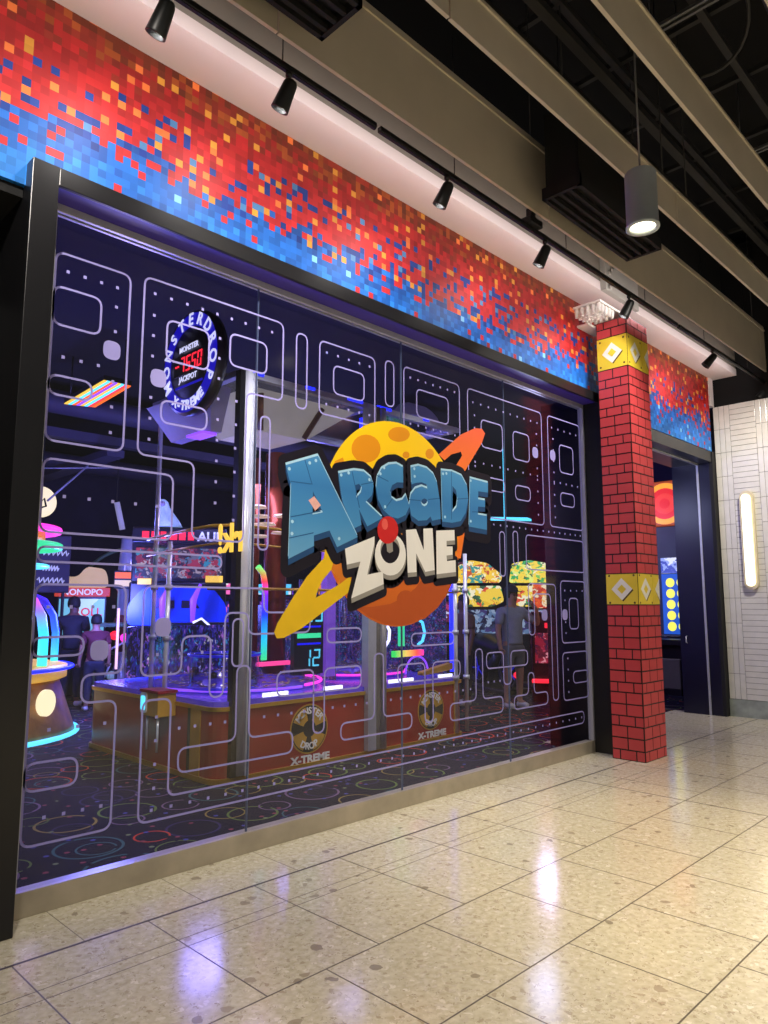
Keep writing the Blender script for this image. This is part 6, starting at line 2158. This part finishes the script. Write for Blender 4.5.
def person(label, x, y, rz, k, skin, shirt, lower, long_legs, right_arm, left_arm, hat, phone=False, group=None):
    """figure 1.78 m tall times k, local -Y is its front"""
    t = thing('person', label, 'person', (x, y, 0), rz, group)
    t.scale = (k, k, k)
    sh, hp = 0.195, 0.10
    V = [(0, 0, 0.96), (0, 0.0, 1.12), (0, 0.01, 1.30), (0, 0.02, 1.45), (0, 0.005, 1.53), (0, -0.015, 1.62), (0, -0.02, 1.72)]
    R = [0.11, 0.10, 0.115, 0.085, 0.055, 0.085, 0.078]
    E_ = [(i, i + 1) for i in range(6)]
    for s in (-1, 1):
        b0 = len(V)
        V += [(s * hp, 0, 0.88), (s * (hp + 0.015), -0.01, 0.50), (s * (hp + 0.02), 0.02, 0.09), (s * (hp + 0.03), -0.13, 0.045)]
        R += [0.095, 0.062, 0.042, 0.04]
        E_ += [(0, b0), (b0, b0 + 1), (b0 + 1, b0 + 2), (b0 + 2, b0 + 3)]
    arms = {}
    for s, arm in ((-1, right_arm), (1, left_arm)):
        b0 = len(V)
        V += [(s * sh, 0.02, 1.42), arm[0], arm[1], arm[2]]
        R += [0.062, 0.046, 0.032, 0.036]
        E_ += [(3, b0), (b0, b0 + 1), (b0 + 1, b0 + 2), (b0 + 2, b0 + 3)]
        arms[s] = arm
    bm_ = skin_mesh(V, E_, R, 2)
    # nose, ears, fingers grow into the same mesh
    nose = limb([(0, -0.095, 1.66), (0, -0.118, 1.635)], [0.012, 0.014], 1)
    bm_join(bm_, nose, Matrix.Identity(4))
    for s in (-1, 1):
        ear = limb([(s * 0.078, -0.01, 1.67), (s * 0.088, 0.0, 1.63)], [0.016, 0.012], 1)
        bm_join(bm_, ear, Matrix.Identity(4))
        e, wv, hd = (Vector(p) for p in arms[s])
        d = (hd - wv).normalized()
        side = d.cross(Vector((0, 0, 1)))
        if side.length < 0.1:
            side = Vector((0, 1, 0))
        side.normalize()
        nrm = side.cross(d)
        for j, (o_, ln) in enumerate(((-0.030, 0.060), (-0.010, 0.074), (0.010, 0.070), (0.030, 0.054))):
            p0 = hd + side * o_
            f_ = limb([p0, p0 + d * ln * 0.55 + nrm * 0.010, p0 + d * ln * 0.85 + nrm * 0.035], [0.010, 0.009, 0.007], 1)
            bm_join(bm_, f_, Matrix.Identity(4))
        p0 = hd - side * 0.034 - d * 0.03
        f_ = limb([p0, p0 - side * 0.030 + d * 0.028, p0 - side * 0.030 + d * 0.058 + nrm * 0.012], [0.012, 0.010, 0.008], 1)
        bm_join(bm_, f_, Matrix.Identity(4))
    for f in bm_.faces:
        f.smooth = True
    body = obj('body', bm_, skin, t, local=True)
    # face features
    bm_ = bm_new()
    for s in (-1, 1):
        bmesh.ops.create_icosphere(bm_, subdivisions=1, radius=0.010, matrix=T(s * 0.033, -0.098, 1.668))
    box(bm_, -0.026, 0.026, -0.104, -0.094, 1.590, 1.598)
    obj('face_detail', bm_, 'hair', t, local=True)
    # shirt
    V = [(0, 0, 0.93), (0, 0.0, 1.10), (0, 0.01, 1.30), (0, 0.02, 1.43), (0, 0.01, 1.49)]
    R = [0.168, 0.162, 0.178, 0.13, 0.072]
    E_ = [(i, i + 1) for i in range(4)]
    for s in (-1, 1):
        b0 = len(V)
        a0_ = Vector((s * sh, 0.02, 1.42))
        e = Vector(arms[s][0])
        V += [tuple(a0_), tuple(a0_.lerp(e, 0.8))]
        R += [0.082, 0.072]
        E_ += [(3, b0), (b0, b0 + 1)]
    obj('shirt', skin_mesh(V, E_, R, 2, 1), shirt, t, local=True)
    # shorts or trousers
    V = [(0, 0, 0.98), (0, 0, 0.90)]
    R = [0.165, 0.165]
    E_ = [(0, 1)]
    zl = 0.10 if long_legs else 0.50
    for s in (-1, 1):
        b0 = len(V)
        V += [(s * hp, 0, 0.80), (s * (hp + 0.01), -0.005, 0.55)]
        R += [0.115, 0.088]
        E_ += [(1, b0), (b0, b0 + 1)]
        if long_legs:
            V += [(s * (hp + 0.02), 0.015, 0.12)]
            R += [0.066]
            E_ += [(b0 + 1, b0 + 2)]
    obj('trousers' if long_legs else 'shorts', skin_mesh(V, E_, R, 2, 0), lower, t, local=True)
    for s in (-1, 1):
        bm_ = limb([(s * (hp + 0.02), 0.06, 0.055), (s * (hp + 0.025), -0.06, 0.055), (s * (hp + 0.03), -0.17, 0.045)], [0.05, 0.05, 0.042], 2)
        zmin = min(v.co.z for v in bm_.verts)
        for v in bm_.verts:
            v.co.z = max(0.0, v.co.z - max(0, zmin))
        obj('shoe', bm_, 'shoe', t, local=True)
    # hair or cap
    bm_ = bm_new()
    lathe(bm_, [(0.0, 0.135), (0.055, 0.122), (0.092, 0.080), (0.104, 0.02), (0.100, -0.035), (0.085, -0.06), (0.0, -0.05)], (0, 0.012, 1.685), 20)
    for v in bm_.verts:
        if v.co.y < -0.045 and v.co.z < 1.715:
            v.co.y = -0.045
    obj('hair', bm_, 'hair', t, local=True)
    if hat:
        bm_ = bm_new()
        lathe(bm_, [(0.0, 0.145), (0.06, 0.132), (0.10, 0.085), (0.110, 0.04), (0.108, 0.03), (0.0, 0.03)], (0, 0.008, 1.69), 20)
        prism(bm_, round_poly([(-0.075, -0.06), (0.075, -0.06), (0.06, -0.20), (-0.06, -0.20)], 0.05), 1.718, 1.728, 'Z')
        obj('cap', bm_, 'trousers', t, local=True)
    if phone:
        bm_ = bm_new()
        box(bm_, -0.11, -0.04, -0.155, -0.145, 1.58, 1.73, bevel=0.004)
        ph = thing('phone', 'dark phone held up by the man in the grey shirt', 'phone', (x, y, 0), rz)
        ph.scale = (k, k, k)
        obj('case', bm_, 'cabblack', ph, local=True)
    return t


down_r = ((-0.25, 0.03, 1.16), (-0.27, -0.04, 0.92), (-0.27, -0.07, 0.84))
down_l = ((0.25, 0.03, 1.16), (0.27, -0.04, 0.92), (0.27, -0.07, 0.84))
fx, fy = 9.42, 2.55
ft = face_to(fx, fy)
person('man in grey shirt, cap and shorts raising his hand to his face', fx, fy, ft + math.radians(38), 1.02, 'skin', 'shirt_grey', 'shorts', False,
       down_r, ((0.42, -0.10, 1.22), (0.30, -0.20, 1.47), (0.20, -0.19, 1.56)), True)
person('person in brown top with black hair, standing next to the racing games', 9.15, 3.3, face_to(9.15, 3.3) + math.radians(-60), 0.95, 'skin_dark', 'shirt_brown', 'trousers', True,
       ((-0.25, -0.05, 1.18), (-0.20, -0.26, 1.10), (-0.18, -0.33, 1.11)), down_l, False)
person('dark haired person in a striped dark top before the pale blue screen', 4.72, 7.55, face_to(4.72, 7.55) + math.radians(160), 0.93, 'skin_dark', 'shirt_dark', 'trousers', True, down_r, down_l, False)
person('person in maroon top beside the green framed cabinet, back turned', 4.77, 6.83, face_to(4.77, 6.83) + math.radians(190), 0.78, 'skin', 'shirt_maroon', 'trousers', True, down_r, down_l, False)
